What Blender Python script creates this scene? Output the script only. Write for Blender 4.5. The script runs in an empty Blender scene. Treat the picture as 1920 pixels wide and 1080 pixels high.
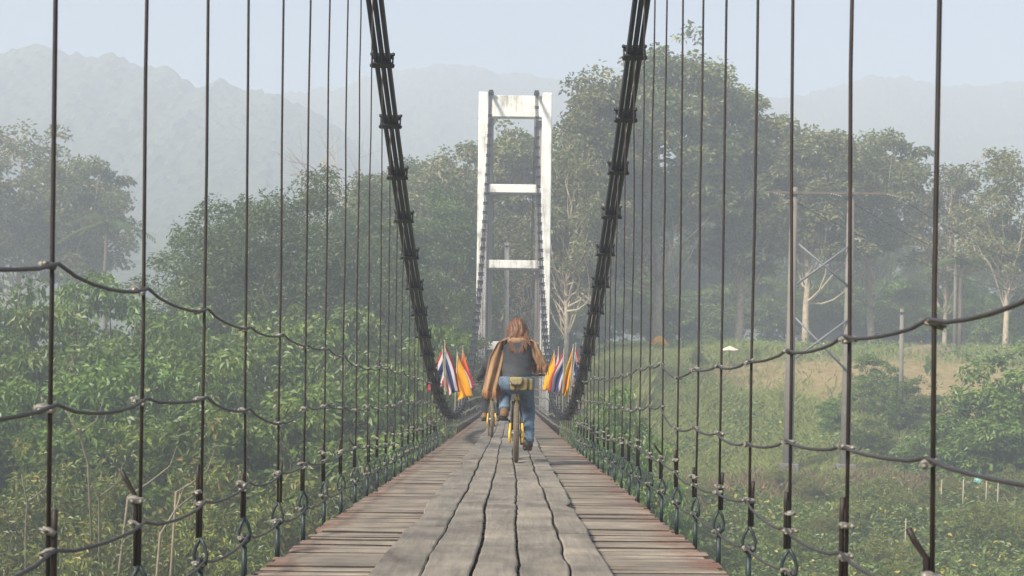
import bpy, math, random
import numpy as np
from mathutils import Vector, Matrix

# ------------------------------------------------------------------ camera, world, sun, exposure
S = bpy.context.scene
COL = S.collection
R = math.radians

cam_d = bpy.data.cameras.new('camera'); cam = bpy.data.objects.new('camera', cam_d); COL.objects.link(cam)
cam.location = (0.07, 0, 0)
cam.rotation_euler = (R(90), R(0), 0)
cam.rotation_mode = 'XYZ'
cam.matrix_world = Matrix.Translation((0.07, 0, 0)) @ Matrix.Rotation(R(90), 4, 'X') @ Matrix.Rotation(R(0.69), 4, 'Z')
cam_d.sensor_width = 36; cam_d.lens = 50
cam_d.shift_y = 160 / 1920
cam_d.clip_start = 0.05; cam_d.clip_end = 5000
cam_d.dof.use_dof = True; cam_d.dof.focus_distance = 17; cam_d.dof.aperture_fstop = 10
S.camera = cam

SUN_DIR = Vector((-0.62, -0.60, 0.72)).normalized()      # towards the sun
W = bpy.data.worlds.new('World'); S.world = W; W.use_nodes = True
wn = W.node_tree.nodes; wl = W.node_tree.links
bgn = wn['Background']; sky = wn.new('ShaderNodeTexSky'); sky.sky_type = 'NISHITA'; sky.sun_disc = False
sky.sun_elevation = math.asin(SUN_DIR.z)
sky.sun_rotation = math.atan2(SUN_DIR.x, SUN_DIR.y)
sky.air_density = 1.0; sky.dust_density = 1.2; sky.ozone_density = 1.0; sky.altitude = 300
wl.new(sky.outputs[0], bgn.inputs[0]); bgn.inputs[1].default_value = 0.055
sd = bpy.data.lights.new('sun', 'SUN'); sun = bpy.data.objects.new('sun', sd); COL.objects.link(sun)
sd.energy = 5.0; sd.angle = R(12); sd.color = (1.0, 0.92, 0.77)
sun.rotation_euler = SUN_DIR.to_track_quat('Z', 'Y').to_euler()
S.view_settings.view_transform = 'Standard'; S.view_settings.look = 'None'
S.view_settings.gamma = 1; S.view_settings.use_curve_mapping = False
S.view_settings.exposure = 1.40
HAZE = 0.0037
S.render.engine = 'CYCLES'
S.cycles.use_denoising = True
S.cycles.max_bounces = 6; S.cycles.diffuse_bounces = 3; S.cycles.glossy_bounces = 2
S.cycles.transmission_bounces = 2; S.cycles.transparent_max_bounces = 4; S.cycles.volume_bounces = 2
S.cycles.caustics_reflective = False; S.cycles.caustics_refractive = False

F = 2667.0; Y0 = 700.0
def P(px, py, D):                       # survey helper: where a thing at distance D stands
    return ((px - (960 - 0.012 * (py - Y0))) / F * D + 0.07, D, (Y0 - py) / F * D)

# ------------------------------------------------------------------ materials
MATS = {}
def new_mat(name):
    m = bpy.data.materials.new(name); m.use_nodes = True
    MATS[name] = m
    return m, m.node_tree.nodes, m.node_tree.links, m.node_tree.nodes['Principled BSDF']
def ramp(n, stops):
    r = n.new('ShaderNodeValToRGB')
    while len(r.color_ramp.elements) < len(stops): r.color_ramp.elements.new(0.5)
    for e, (p, c) in zip(r.color_ramp.elements, stops):
        e.position = p; e.color = (*c, 1)
    return r
def noise(n, l, scale, detail=4, rough=0.6, vec=None, dist=0):
    t = n.new('ShaderNodeTexNoise'); t.inputs['Scale'].default_value = scale
    t.inputs['Detail'].default_value = detail; t.inputs['Roughness'].default_value = rough
    t.inputs['Distortion'].default_value = dist
    if vec is not None: l.new(vec, t.inputs['Vector'])
    return t
def mapping(n, l, src, scale):
    m = n.new('ShaderNodeMapping'); m.inputs['Scale'].default_value = scale
    l.new(src, m.inputs['Vector']); return m.outputs[0]
def geo_pos(n): return n.new('ShaderNodeNewGeometry').outputs['Position']
def mixc(n, l, fac, a, b, mode='MIX'):
    m = n.new('ShaderNodeMix'); m.data_type = 'RGBA'; m.blend_type = mode
    for s, v in ((m.inputs[0], fac), (m.inputs[6], a), (m.inputs[7], b)):
        if hasattr(v, 'is_linked') or hasattr(v, 'node'): l.new(v, s)
        elif isinstance(v, (int, float)): s.default_value = v
        else: s.default_value = (*v, 1)
    return m.outputs[2]
def bump(n, l, h, strength, dist, bsdf):
    b = n.new('ShaderNodeBump'); b.inputs['Strength'].default_value = strength
    b.inputs['Distance'].default_value = dist
    l.new(h, b.inputs['Height']); l.new(b.outputs[0], bsdf.inputs['Normal'])

def mat_simple(name, c, rough=0.6, metal=0.0, var=0.25, scale=12, c2=None, bmp=0.0):
    m, n, l, b = new_mat(name)
    t = noise(n, l, scale, 5, 0.65, geo_pos(n))
    lo = tuple(x * (1 - var) for x in c); hi = c2 or tuple(min(1, x * (1 + var)) for x in c)
    r = ramp(n, [(0.3, lo), (0.72, hi)]); l.new(t.outputs[0], r.inputs[0])
    l.new(r.outputs[0], b.inputs['Base Color'])
    b.inputs['Roughness'].default_value = rough; b.inputs['Metallic'].default_value = metal
    if bmp: bump(n, l, t.outputs[0], bmp, 0.02, b)
    return m

def mat_leaf(name, dark, mid, light, trans=0.35, dry=None):
    m, n, l, b = new_mat(name)
    n.remove(b); out = n['Material Output']
    at = n.new('ShaderNodeAttribute'); at.attribute_name = 'tint'
    stops = [(0.0, dark), (0.5, mid), (0.9, light)]
    if dry: stops.append((1.0, dry))
    r = ramp(n, stops); l.new(at.outputs['Fac'], r.inputs[0])
    oi = n.new('ShaderNodeObjectInfo')
    hs = n.new('ShaderNodeHueSaturation'); l.new(r.outputs[0], hs.inputs['Color'])
    mr = n.new('ShaderNodeMapRange'); mr.inputs[3].default_value = 0.8; mr.inputs[4].default_value = 1.2
    l.new(oi.outputs['Random'], mr.inputs[0]); l.new(mr.outputs[0], hs.inputs['Value'])
    mr2 = n.new('ShaderNodeMapRange'); mr2.inputs[3].default_value = 0.485; mr2.inputs[4].default_value = 0.51
    l.new(oi.outputs['Random'], mr2.inputs[0]); l.new(mr2.outputs[0], hs.inputs['Hue'])
    d = n.new('ShaderNodeBsdfDiffuse'); t = n.new('ShaderNodeBsdfTranslucent')
    g = n.new('ShaderNodeBsdfGlossy'); g.inputs['Roughness'].default_value = 0.5
    l.new(hs.outputs[0], d.inputs[0])
    tc = mixc(n, l, 0.5, hs.outputs[0], (0.12, 0.15, 0.02)); l.new(tc, t.inputs[0])
    m1 = n.new('ShaderNodeMixShader'); m1.inputs[0].default_value = trans
    l.new(d.outputs[0], m1.inputs[1]); l.new(t.outputs[0], m1.inputs[2])
    m2 = n.new('ShaderNodeMixShader'); m2.inputs[0].default_value = 0.05
    l.new(m1.outputs[0], m2.inputs[1]); l.new(g.outputs[0], m2.inputs[2])
    l.new(m2.outputs[0], out.inputs['Surface'])
    return m

def mat_wood(name, dirn, base_lo, base_hi, red=False):
    m, n, l, b = new_mat(name)
    pos = geo_pos(n); oi = n.new('ShaderNodeObjectInfo')
    add = n.new('ShaderNodeVectorMath'); add.operation = 'ADD'
    cx = n.new('ShaderNodeCombineXYZ'); mul = n.new('ShaderNodeMath'); mul.operation = 'MULTIPLY'; mul.inputs[1].default_value = 37
    l.new(oi.outputs['Random'], mul.inputs[0])
    l.new(mul.outputs[0], cx.inputs[2]); l.new(pos, add.inputs[0]); l.new(cx.outputs[0], add.inputs[1])
    sc = (2.2, 42, 42) if dirn == 'x' else (42, 2.2, 42)
    g = noise(n, l, 1.0, 6, 0.65, mapping(n, l, add.outputs[0], sc), 0.6)
    r = ramp(n, [(0.25, base_lo), (0.75, base_hi)]); l.new(g.outputs[0], r.inputs[0])
    big = noise(n, l, 2.3, 4, 0.6, add.outputs[0])
    r2 = ramp(n, [(0.3, (0.55, 0.53, 0.52)), (0.7, (1.12, 1.08, 1.0))]); l.new(big.outputs[0], r2.inputs[0])
    c = mixc(n, l, 1.0, r.outputs[0], r2.outputs[0], 'MULTIPLY')
    mr = n.new('ShaderNodeMapRange'); mr.inputs[3].default_value = 0.72 if red else 0.9; mr.inputs[4].default_value = 1.22 if red else 1.08
    l.new(oi.outputs['Random'], mr.inputs[0])
    hs = n.new('ShaderNodeHueSaturation'); l.new(c, hs.inputs['Color']); l.new(mr.outputs[0], hs.inputs['Value'])
    c = hs.outputs[0]
    if red:                                            # worn red paint left on the slat ends
        sx = n.new('ShaderNodeSeparateXYZ'); l.new(pos, sx.inputs[0])
        ab = n.new('ShaderNodeMath'); ab.operation = 'ABSOLUTE'; l.new(sx.outputs[0], ab.inputs[0])
        pn = noise(n, l, 4.0, 5, 0.7, pos)
        ma = n.new('ShaderNodeMath'); ma.operation = 'MULTIPLY_ADD'; ma.inputs[1].default_value = 1.0
        l.new(pn.outputs[0], ma.inputs[0]); l.new(ab.outputs[0], ma.inputs[2])
        r3 = ramp(n, [(0.0, (0, 0, 0)), (1.0, (1, 1, 1))])
        m3 = n.new('ShaderNodeMapRange'); m3.inputs[1].default_value = 1.36; m3.inputs[2].default_value = 1.66
        m3.inputs[3].default_value = 0; m3.inputs[4].default_value = 0.8
        l.new(ma.outputs[0], m3.inputs[0])
        c = mixc(n, l, m3.outputs[0], c, (0.15, 0.055, 0.036))
    else:
        kn = n.new('ShaderNodeTexVoronoi'); kn.inputs['Scale'].default_value = 1.0
        l.new(mapping(n, l, add.outputs[0], (7, 2.4, 7)), kn.inputs['Vector'])
        rk = ramp(n, [(0.02, (0.35, 0.3, 0.27)), (0.07, (1, 1, 1))]); l.new(kn.outputs['Distance'], rk.inputs[0])
        c = mixc(n, l, 0.35, c, rk.outputs[0], 'MULTIPLY')
        nl = n.new('ShaderNodeTexVoronoi'); nl.inputs['Scale'].default_value = 1.0                 # rusty nail heads
        l.new(mapping(n, l, pos, (4.2, 3.1, 1.0)), nl.inputs['Vector'])
        rn_ = ramp(n, [(0.022, (0.16, 0.10, 0.07)), (0.034, (1, 1, 1))]); l.new(nl.outputs['Distance'], rn_.inputs[0])
        c = mixc(n, l, 0.9, c, rn_.outputs[0], 'MULTIPLY')
        st = noise(n, l, 0.9, 5, 0.7, mapping(n, l, add.outputs[0], (3.0, 0.8, 1.0)), 0.8)
        rs_ = ramp(n, [(0.36, (0.62, 0.60, 0.60)), (0.56, (1.0, 1.0, 1.0)), (0.7, (1.14, 1.08, 0.98))]); l.new(st.outputs[0], rs_.inputs[0])
        c = mixc(n, l, 1.0, c, rs_.outputs[0], 'MULTIPLY')
    l.new(c, b.inputs['Base Color']); b.inputs['Roughness'].default_value = 0.78
    bump(n, l, g.outputs[0], 0.5, 0.006, b)
    return m

mat_wood('slat_wood', 'x', (0.15, 0.127, 0.104), (0.345, 0.304, 0.257), True)
mat_wood('plank_wood', 'y', (0.185, 0.166, 0.142), (0.325, 0.295, 0.255))
mat_simple('edge_shade', (0.06, 0.046, 0.037), 0.9, 0, 0.4, 18)  # shade between boards, painted as dark brown on slat and plank side faces
mat_simple('cable_black', (0.012, 0.013, 0.017), 0.5, 0.0, 0.35, 30)
mat_simple('rope_steel', (0.016, 0.012, 0.012), 0.6, 0.1, 0.5, 7, (0.042, 0.024, 0.019))
mat_simple('hand_rope_steel', (0.062, 0.056, 0.057), 0.5, 0.4, 0.3, 25)
mat_simple('galvanised', (0.17, 0.15, 0.13), 0.55, 0.3, 0.5, 45, (0.38, 0.355, 0.31))
mat_simple('bolt_teal', (0.018, 0.030, 0.033), 0.5, 0.1, 0.4, 30)
mat_simple('steel_dark', (0.05, 0.05, 0.05), 0.6, 0.3, 0.3, 10)
mat_simple('pole_concrete', (0.19, 0.17, 0.145), 0.85, 0, 0.2, 3)
mat_simple('pale_concrete', (0.5, 0.46, 0.38), 0.85, 0, 0.15, 3)
mat_simple('footing_concrete', (0.16, 0.155, 0.15), 0.9, 0, 0.3, 4)
mat_simple('galv_brace', (0.17, 0.175, 0.185), 0.6, 0.2, 0.15, 8)
mat_simple('maroon_wall', (0.15, 0.055, 0.05), 0.8, 0, 0.2, 2)
mat_simple('shed_roof', (0.03, 0.03, 0.03), 0.9, 0.0, 0.3, 2)
mat_simple('shed_wall', (0.07, 0.068, 0.06), 0.85, 0, 0.3, 2)
mat_simple('cream_canvas', (0.72, 0.66, 0.52), 0.8, 0, 0.12, 4)
mat_simple('bark_pale', (0.44, 0.36, 0.26), 0.9, 0, 0.35, 4, None, 0.4)
mat_simple('bark_brown', (0.12, 0.095, 0.07), 0.9, 0, 0.35, 4, None, 0.4)
mat_simple('bark_dry', (0.22, 0.18, 0.12), 0.9, 0, 0.3, 4)
mat_simple('bamboo_stake', (0.36, 0.33, 0.26), 0.7, 0, 0.2, 4)
mat_simple('plastic_teal', (0.15, 0.42, 0.38), 0.5, 0, 0.2, 4)
mat_simple('soil_mound', (0.19, 0.14, 0.085), 0.95, 0, 0.25, 1.2)
# people and bicycles
mat_simple('skin', (0.46, 0.27, 0.19), 0.55, 0, 0.06, 8)
mat_simple('jeans', (0.075, 0.12, 0.19), 0.9, 0, 0.25, 9, (0.165, 0.235, 0.33), 0.4)
mat_simple('shirt_grey', (0.052, 0.054, 0.062), 0.9, 0, 0.22, 16, None, 0.3)
mat_simple('jacket_black', (0.012, 0.013, 0.017), 0.85, 0, 0.3, 14)
mat_simple('trousers_black', (0.010, 0.012, 0.018), 0.85, 0, 0.3, 14)
mat_simple('hair_dark', (0.02, 0.014, 0.01), 0.5, 0, 0.3, 60)
mat_simple('shoe_brown', (0.15, 0.085, 0.045), 0.7, 0, 0.3, 14)
mat_simple('shoe_dark', (0.05, 0.03, 0.02), 0.7, 0, 0.3, 14)
mat_simple('shoe_sole', (0.10, 0.075, 0.055), 0.8, 0, 0.2, 14)
mat_simple('bag_khaki', (0.21, 0.165, 0.065), 0.85, 0, 0.18, 25)
mat_simple('bag_flap', (0.30, 0.25, 0.12), 0.8, 0, 0.12, 25)
mat_simple('bag_trim', (0.09, 0.045, 0.025), 0.6, 0, 0.2, 25)
mat_simple('tyre', (0.15, 0.115, 0.08), 0.9, 0, 0.3, 25)
mat_simple('bike_black', (0.012, 0.012, 0.013), 0.45, 0, 0.2, 20)
mat_simple('bike_yellow', (0.72, 0.44, 0.02), 0.35, 0, 0.1, 20)
mat_simple('bike_metal', (0.35, 0.35, 0.36), 0.35, 0.8, 0.15, 20)
mat_simple('reflector_red', (0.45, 0.03, 0.02), 0.3, 0, 0.1, 20)
mat_simple('eye_white', (0.7, 0.7, 0.68), 0.3, 0, 0.02, 20)
mat_simple('lip', (0.38, 0.15, 0.12), 0.5, 0, 0.05, 20)
# flags
def mat_cloth(name, c):
    m, n, l, b = new_mat(name); n.remove(b); out = n['Material Output']
    d = n.new('ShaderNodeBsdfDiffuse'); t = n.new('ShaderNodeBsdfTranslucent')
    d.inputs[0].default_value = (*c, 1); t.inputs[0].default_value = (*c, 1)
    mx = n.new('ShaderNodeMixShader'); mx.inputs[0].default_value = 0.3
    l.new(d.outputs[0], mx.inputs[1]); l.new(t.outputs[0], mx.inputs[2]); l.new(mx.outputs[0], out.inputs[0])
    return m
mat_cloth('cloth_red', (0.46, 0.04, 0.055)); mat_cloth('cloth_white', (0.62, 0.60, 0.62))
mat_cloth('cloth_blue', (0.05, 0.055, 0.19)); mat_cloth('cloth_yellow', (0.85, 0.42, 0.02))
mat_cloth('cloth_orange', (0.80, 0.20, 0.02))
# scarf and hair: streaked along their length
def mat_streak(name, lo, hi, scale, rough=0.8):
    m, n, l, b = new_mat(name)
    tc = n.new('ShaderNodeTexCoord')
    t = noise(n, l, 1.0, 4, 0.6, mapping(n, l, tc.outputs['Object'], scale), 0.3)
    r = ramp(n, [(0.3, lo), (0.72, hi)]); l.new(t.outputs[0], r.inputs[0]); l.new(r.outputs[0], b.inputs['Base Color'])
    b.inputs['Roughness'].default_value = rough
    bump(n, l, t.outputs[0], 0.6, 0.01, b)
mat_streak('scarf_wool', (0.26, 0.14, 0.07), (0.46, 0.29, 0.165), (38, 38, 4), 0.95)
mat_streak('scarf_fringe', (0.25, 0.11, 0.05), (0.45, 0.24, 0.12), (60, 60, 4), 0.95)
mat_streak('hair_auburn', (0.045, 0.016, 0.007), (0.21, 0.085, 0.030), (70, 70, 7), 0.5)

def mat_tower():
    m, n, l, b = new_mat('tower_white')
    pos = geo_pos(n)
    a = noise(n, l, 1.0, 6, 0.7, mapping(n, l, pos, (5, 5, 0.5)))       # vertical rain streaks
    c = noise(n, l, 1.3, 5, 0.6, pos)
    ma = n.new('ShaderNodeMath'); ma.operation = 'MULTIPLY'; l.new(a.outputs[0], ma.inputs[0]); l.new(c.outputs[0], ma.inputs[1])
    r = ramp(n, [(0.13, (0.26, 0.24, 0.21)), (0.21, (0.66, 0.64, 0.60)), (0.29, (0.80, 0.79, 0.76))])
    l.new(ma.outputs[0], r.inputs[0]); l.new(r.outputs[0], b.inputs['Base Color']); b.inputs['Roughness'].default_value = 0.8
    m, n, l, b = new_mat('tower_grey')
    pos = geo_pos(n)
    a = noise(n, l, 1.0, 6, 0.7, mapping(n, l, pos, (6, 6, 0.6)))
    r = ramp(n, [(0.3, (0.17, 0.16, 0.16)), (0.7, (0.30, 0.28, 0.27))])
    l.new(a.outputs[0], r.inputs[0]); l.new(r.outputs[0], b.inputs['Base Color']); b.inputs['Roughness'].default_value = 0.85
mat_tower()

def mat_ground():
    m, n, l, b = new_mat('ground')
    pos = geo_pos(n)
    a = noise(n, l, 0.09, 6, 0.65, pos); f = noise(n, l, 1.6, 6, 0.7, pos); p = noise(n, l, 0.22, 5, 0.6, pos)
    r1 = ramp(n, [(0.3, (0.06, 0.075, 0.025)), (0.7, (0.14, 0.15, 0.055))]); l.new(f.outputs[0], r1.inputs[0])
    r2 = ramp(n, [(0.3, (0.18, 0.13, 0.055)), (0.7, (0.34, 0.26, 0.12))]); l.new(f.outputs[0], r2.inputs[0])
    at = n.new('ShaderNodeAttribute'); at.attribute_name = 'soil'
    ad = n.new('ShaderNodeMath'); ad.operation = 'ADD'; l.new(at.outputs['Fac'], ad.inputs[0]); l.new(p.outputs[0], ad.inputs[1])
    rm = ramp(n, [(0.75, (0, 0, 0)), (1.35, (1, 1, 1))]); l.new(ad.outputs[0], rm.inputs[0])
    c = mixc(n, l, rm.outputs[0], r1.outputs[0], r2.outputs[0])
    l.new(c, b.inputs['Base Color']); b.inputs['Roughness'].default_value = 0.95
    bump(n, l, f.outputs[0], 1.0, 0.15, b)
    m, n, l, b = new_mat('hill_forest')
    pos = geo_pos(n)
    f = noise(n, l, 0.16, 7, 0.75, pos)
    r = ramp(n, [(0.30, (0.025, 0.036, 0.018)), (0.72, (0.075, 0.09, 0.042))])
    l.new(f.outputs[0], r.inputs[0]); l.new(r.outputs[0], b.inputs['Base Color']); b.inputs['Roughness'].default_value = 0.95
mat_ground()
mat_leaf('leaf_shrub', (0.050, 0.100, 0.010), (0.135, 0.235, 0.026), (0.27, 0.38, 0.060), 0.45, (0.38, 0.33, 0.07))
mat_leaf('leaf_weed', (0.060, 0.090, 0.014), (0.155, 0.20, 0.032), (0.30, 0.34, 0.065), 0.42, (0.42, 0.33, 0.07))
mat_leaf('leaf_dense', (0.024, 0.052, 0.012), (0.070, 0.120, 0.026), (0.17, 0.23, 0.055), 0.36)
mat_leaf('leaf_teak', (0.058, 0.082, 0.017), (0.155, 0.185, 0.044), (0.32, 0.33, 0.10), 0.40, (0.32, 0.22, 0.10))
mat_leaf('leaf_pale', (0.07, 0.09, 0.028), (0.155, 0.175, 0.06), (0.27, 0.27, 0.11), 0.40, (0.36, 0.25, 0.11))
mat_leaf('leaf_vine', (0.05, 0.095, 0.015), (0.125, 0.20, 0.034), (0.23, 0.31, 0.055), 0.40, (0.55, 0.46, 0.06))
mat_leaf('grass_pale', (0.18, 0.235, 0.050), (0.31, 0.37, 0.09), (0.43, 0.47, 0.14), 0.5)
mat_leaf('grass_dry', (0.15, 0.105, 0.05), (0.23, 0.165, 0.08), (0.33, 0.25, 0.13), 0.4)
M = MATS

# ------------------------------------------------------------------ mesh helpers
class MB:
    """collects vertices and faces, links them as one mesh object"""
    def __init__(s): s.v = []; s.f = []; s.mi = []; s.smooth = []
    def add(s, vs, fs, mi=0, smooth=False):
        o = len(s.v); s.v += [tuple(v) for v in vs]
        for f in fs: s.f.append(tuple(i + o for i in f)); s.mi.append(mi); s.smooth.append(smooth)
    def box(s, c, d, rot=None, mi=0):
        vs = [Vector((x * d[0] / 2, y * d[1] / 2, z * d[2] / 2)) for x in (-1, 1) for y in (-1, 1) for z in (-1, 1)]
        if rot is not None: vs = [rot @ v for v in vs]
        vs = [v + Vector(c) for v in vs]
        s.add(vs, [(0, 1, 3, 2), (4, 6, 7, 5), (0, 4, 5, 1), (2, 3, 7, 6), (0, 2, 6, 4), (1, 5, 7, 3)], mi); return s
    def tube(s, pts, r, n=6, cap=True, mi=0):
        pts = [Vector(p) for p in pts]; rs = r if hasattr(r, '__len__') else [r] * len(pts)
        vs = []; u = None
        for i, p in enumerate(pts):
            t = (pts[min(i + 1, len(pts) - 1)] - pts[max(i - 1, 0)])
            t = t.normalized() if t.length > 1e-9 else Vector((0, 0, 1))
            if u is None:
                u = t.cross(Vector((0.13, 0.2, 1)) if abs(t.z) < 0.9 else Vector((1, 0.1, 0))).normalized()
            else:
                u = (u - t * u.dot(t)); u = u.normalized() if u.length > 1e-6 else t.orthogonal().normalized()
            w = t.cross(u)
            for k in range(n):
                a = 2 * math.pi * k / n
                vs.append(p + (u * math.cos(a) + w * math.sin(a)) * rs[i])
        fs = []
        for i in range(len(pts) - 1):
            for k in range(n):
                fs.append((i * n + k, i * n + (k + 1) % n, (i + 1) * n + (k + 1) % n, (i + 1) * n + k))
        if cap:
            fs.append(tuple(range(n))[::-1]); fs.append(tuple((len(pts) - 1) * n + k for k in range(n)))
        s.add(vs, fs, mi, True); return s
    def ellipsoid(s, c, r, nu=12, nv=8, mi=0, rot=None):
        vs = []; fs = []
        for j in range(nv + 1):
            th = math.pi * j / nv
            for i in range(nu):
                ph = 2 * math.pi * i / nu
                v = Vector((r[0] * math.sin(th) * math.cos(ph), r[1] * math.sin(th) * math.sin(ph), r[2] * math.cos(th)))
                if rot is not None: v = rot @ v
                vs.append(v + Vector(c))
        for j in range(nv):
            for i in range(nu):
                fs.append((j * nu + i, (j + 1) * nu + i, (j + 1) * nu + (i + 1) % nu, j * nu + (i + 1) % nu))
        s.add(vs, fs, mi, True); return s
    def torus(s, c, R_, r, axis='x', n=28, m=8, mi=0, sx=1.0):
        vs = []; fs = []
        for i in range(n):
            a = 2 * math.pi * i / n
            for k in range(m):
                b = 2 * math.pi * k / m
                rr = R_ + r * math.cos(b); h = r * math.sin(b) * sx
                p = {'x': (h, rr * math.cos(a), rr * math.sin(a)), 'y': (rr * math.cos(a), h, rr * math.sin(a)), 'z': (rr * math.cos(a), rr * math.sin(a), h)}[axis]
                vs.append(Vector(p) + Vector(c))
        for i in range(n):
            for k in range(m):
                fs.append((i * m + k, ((i + 1) % n) * m + k, ((i + 1) % n) * m + (k + 1) % m, i * m + (k + 1) % m))
        s.add(vs, fs, mi, True); return s
    def mesh(s, name, mats):
        me = bpy.data.meshes.new(name)
        me.from_pydata(s.v, [], s.f)
        for m in (mats if isinstance(mats, (list, tuple)) else [mats]): me.materials.append(M[m])
        me.polygons.foreach_set('material_index', s.mi)
        me.polygons.foreach_set('use_smooth', s.smooth)
        me.update(); return me
    def build(s, name, mats, parent=None):
        return link(name, s.mesh(name, mats), parent)

def link(name, me, parent=None, loc=None):
    o = bpy.data.objects.new(name, me); COL.objects.link(o)
    if parent is not None: o.parent = parent
    if loc is not None: o.location = loc
    return o
def tag(o, label=None, cat=None, group=None, kind=None):
    if label: o['label'] = label
    if cat: o['category'] = cat
    if group: o['group'] = group
    if kind: o['kind'] = kind
    return o
def thing(name, label, cat, loc=(0, 0, 0), rz=0, group=None):
    o = bpy.data.objects.new(name, None); COL.objects.link(o); o.location = loc; o.rotation_euler = (0, 0, rz)
    o.empty_display_size = 0.2
    return tag(o, label, cat, group)
def np_mesh(name, v, quads, mats, tint=None, smooth=False, tris=None):
    me = bpy.data.meshes.new(name)
    v = np.asarray(v, np.float32); quads = np.asarray(quads, np.int32)
    nq, k = quads.shape
    me.vertices.add(len(v)); me.vertices.foreach_set('co', v.ravel())
    me.loops.add(nq * k); me.loops.foreach_set('vertex_index', quads.ravel())
    me.polygons.add(nq); me.polygons.foreach_set('loop_start', np.arange(nq, dtype=np.int32) * k)
    me.polygons.foreach_set('use_smooth', np.full(nq, smooth, bool))
    for m in (mats if isinstance(mats, (list, tuple)) else [mats]): me.materials.append(M[m])
    if tint is not None:
        a = me.attributes.new('tint', 'FLOAT', 'POINT'); a.data.foreach_set('value', np.asarray(tint, np.float32))
    me.update(calc_edges=True); return me

# ------------------------------------------------------------------ terrain
rng = np.random.default_rng(7)
def vnoise(x, y, seed=0):
    """smooth value noise, vectorised"""
    xi = np.floor(x).astype(int); yi = np.floor(y).astype(int); fx = x - xi; fy = y - yi
    fx = fx * fx * (3 - 2 * fx); fy = fy * fy * (3 - 2 * fy)
    def h(a, b):
        n_ = (a * 374761393 + b * 668265263 + seed * 974711) & 0x7fffffff
        n_ = ((n_ ^ (n_ >> 13)) * 1274126177) & 0x7fffffff
        return ((n_ ^ (n_ >> 16)) & 0xffff) / 65535.0
    return (h(xi, yi) * (1 - fx) + h(xi + 1, yi) * fx) * (1 - fy) + (h(xi, yi + 1) * (1 - fx) + h(xi + 1, yi + 1) * fx) * fy
def fbm(x, y, seed=0, oct_=4):
    t = 0; a = 0.5
    for k in range(oct_): t = t + a * vnoise(x * 2 ** k, y * 2 ** k, seed + k); a *= 0.5
    return t
def smooth01(t): t = np.clip(t, 0, 1); return t * t * (3 - 2 * t)
def ground_h(x, y):
    x = np.asarray(x, float); y = np.asarray(y, float)
    hr = np.interp(y, [-2000, 20, 36, 44, 60, 68, 76, 84, 92, 130, 300, 2000], [-8, -8, -7.0, -6.0, -4.5, -2.4, -0.4, 1.5, 1.9, 2.2, 4, 6])
    hl = np.interp(y, [-2000, 20, 36, 46, 60, 72, 85, 130, 300, 2000], [-8, -8, -7.0, -6.3, -5.2, -2.8, -1.2, 0.5, 4, 6])
    t = smooth01((x + 4) / 12.0)
    h = hl * (1 - t) + hr * t
    # the approach road beyond the tower is level with the deck
    road = np.exp(-((x - 0.2) / 3.2) ** 2) * smooth01((y - 67) / 4.0) * (1 - smooth01((y - 110) / 30))
    h = h * (1 - road) + (-1.9) * road
    near = smooth01((y - 25) / 10) * (1 - smooth01((y - 180) / 80))
    return h + (fbm(x * 0.22, y * 0.22, 3) - 0.5) * 1.1 * near
def soil_amount(x, y):
    s = np.exp(-(((x - 17) / 9.0) ** 2 + ((y - 77.5) / 5.0) ** 2)) * 1.05
    s += np.exp(-(((x - 27) / 7.0) ** 2 + ((y - 75) / 7.0) ** 2)) * 0.7
    s += np.exp(-(((x - 0.2) / 2.6) ** 2)) * smooth01((y - 66) / 3) * (1 - smooth01((y - 95) / 10)) * 0.8
    return s
def make_ground():
    ax = np.concatenate([np.linspace(-1500, -130, 14), np.arange(-120, 121, 1.6), np.linspace(130, 1500, 14)])
    ay = np.concatenate([np.linspace(-1400, -40, 12), np.arange(-30, 200, 1.6), np.linspace(210, 1500, 24)])
    X, Y = np.meshgrid(ax, ay); Z = ground_h(X, Y)
    v = np.stack([X, Y, Z], -1).reshape(-1, 3); nx = len(ax); ny = len(ay)
    i = np.arange(ny - 1)[:, None] * nx + np.arange(nx - 1)[None, :]
    q = np.stack([i, i + 1, i + nx + 1, i + nx], -1).reshape(-1, 4)
    me = np_mesh('ground', v, q, 'ground', smooth=True)
    a = me.attributes.new('soil', 'FLOAT', 'POINT'); a.data.foreach_set('value', soil_amount(X, Y).ravel().astype(np.float32))
    tag(link('ground', me), 'sloping river bank of grass and bare earth', None, None, 'structure')
make_ground()

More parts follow.
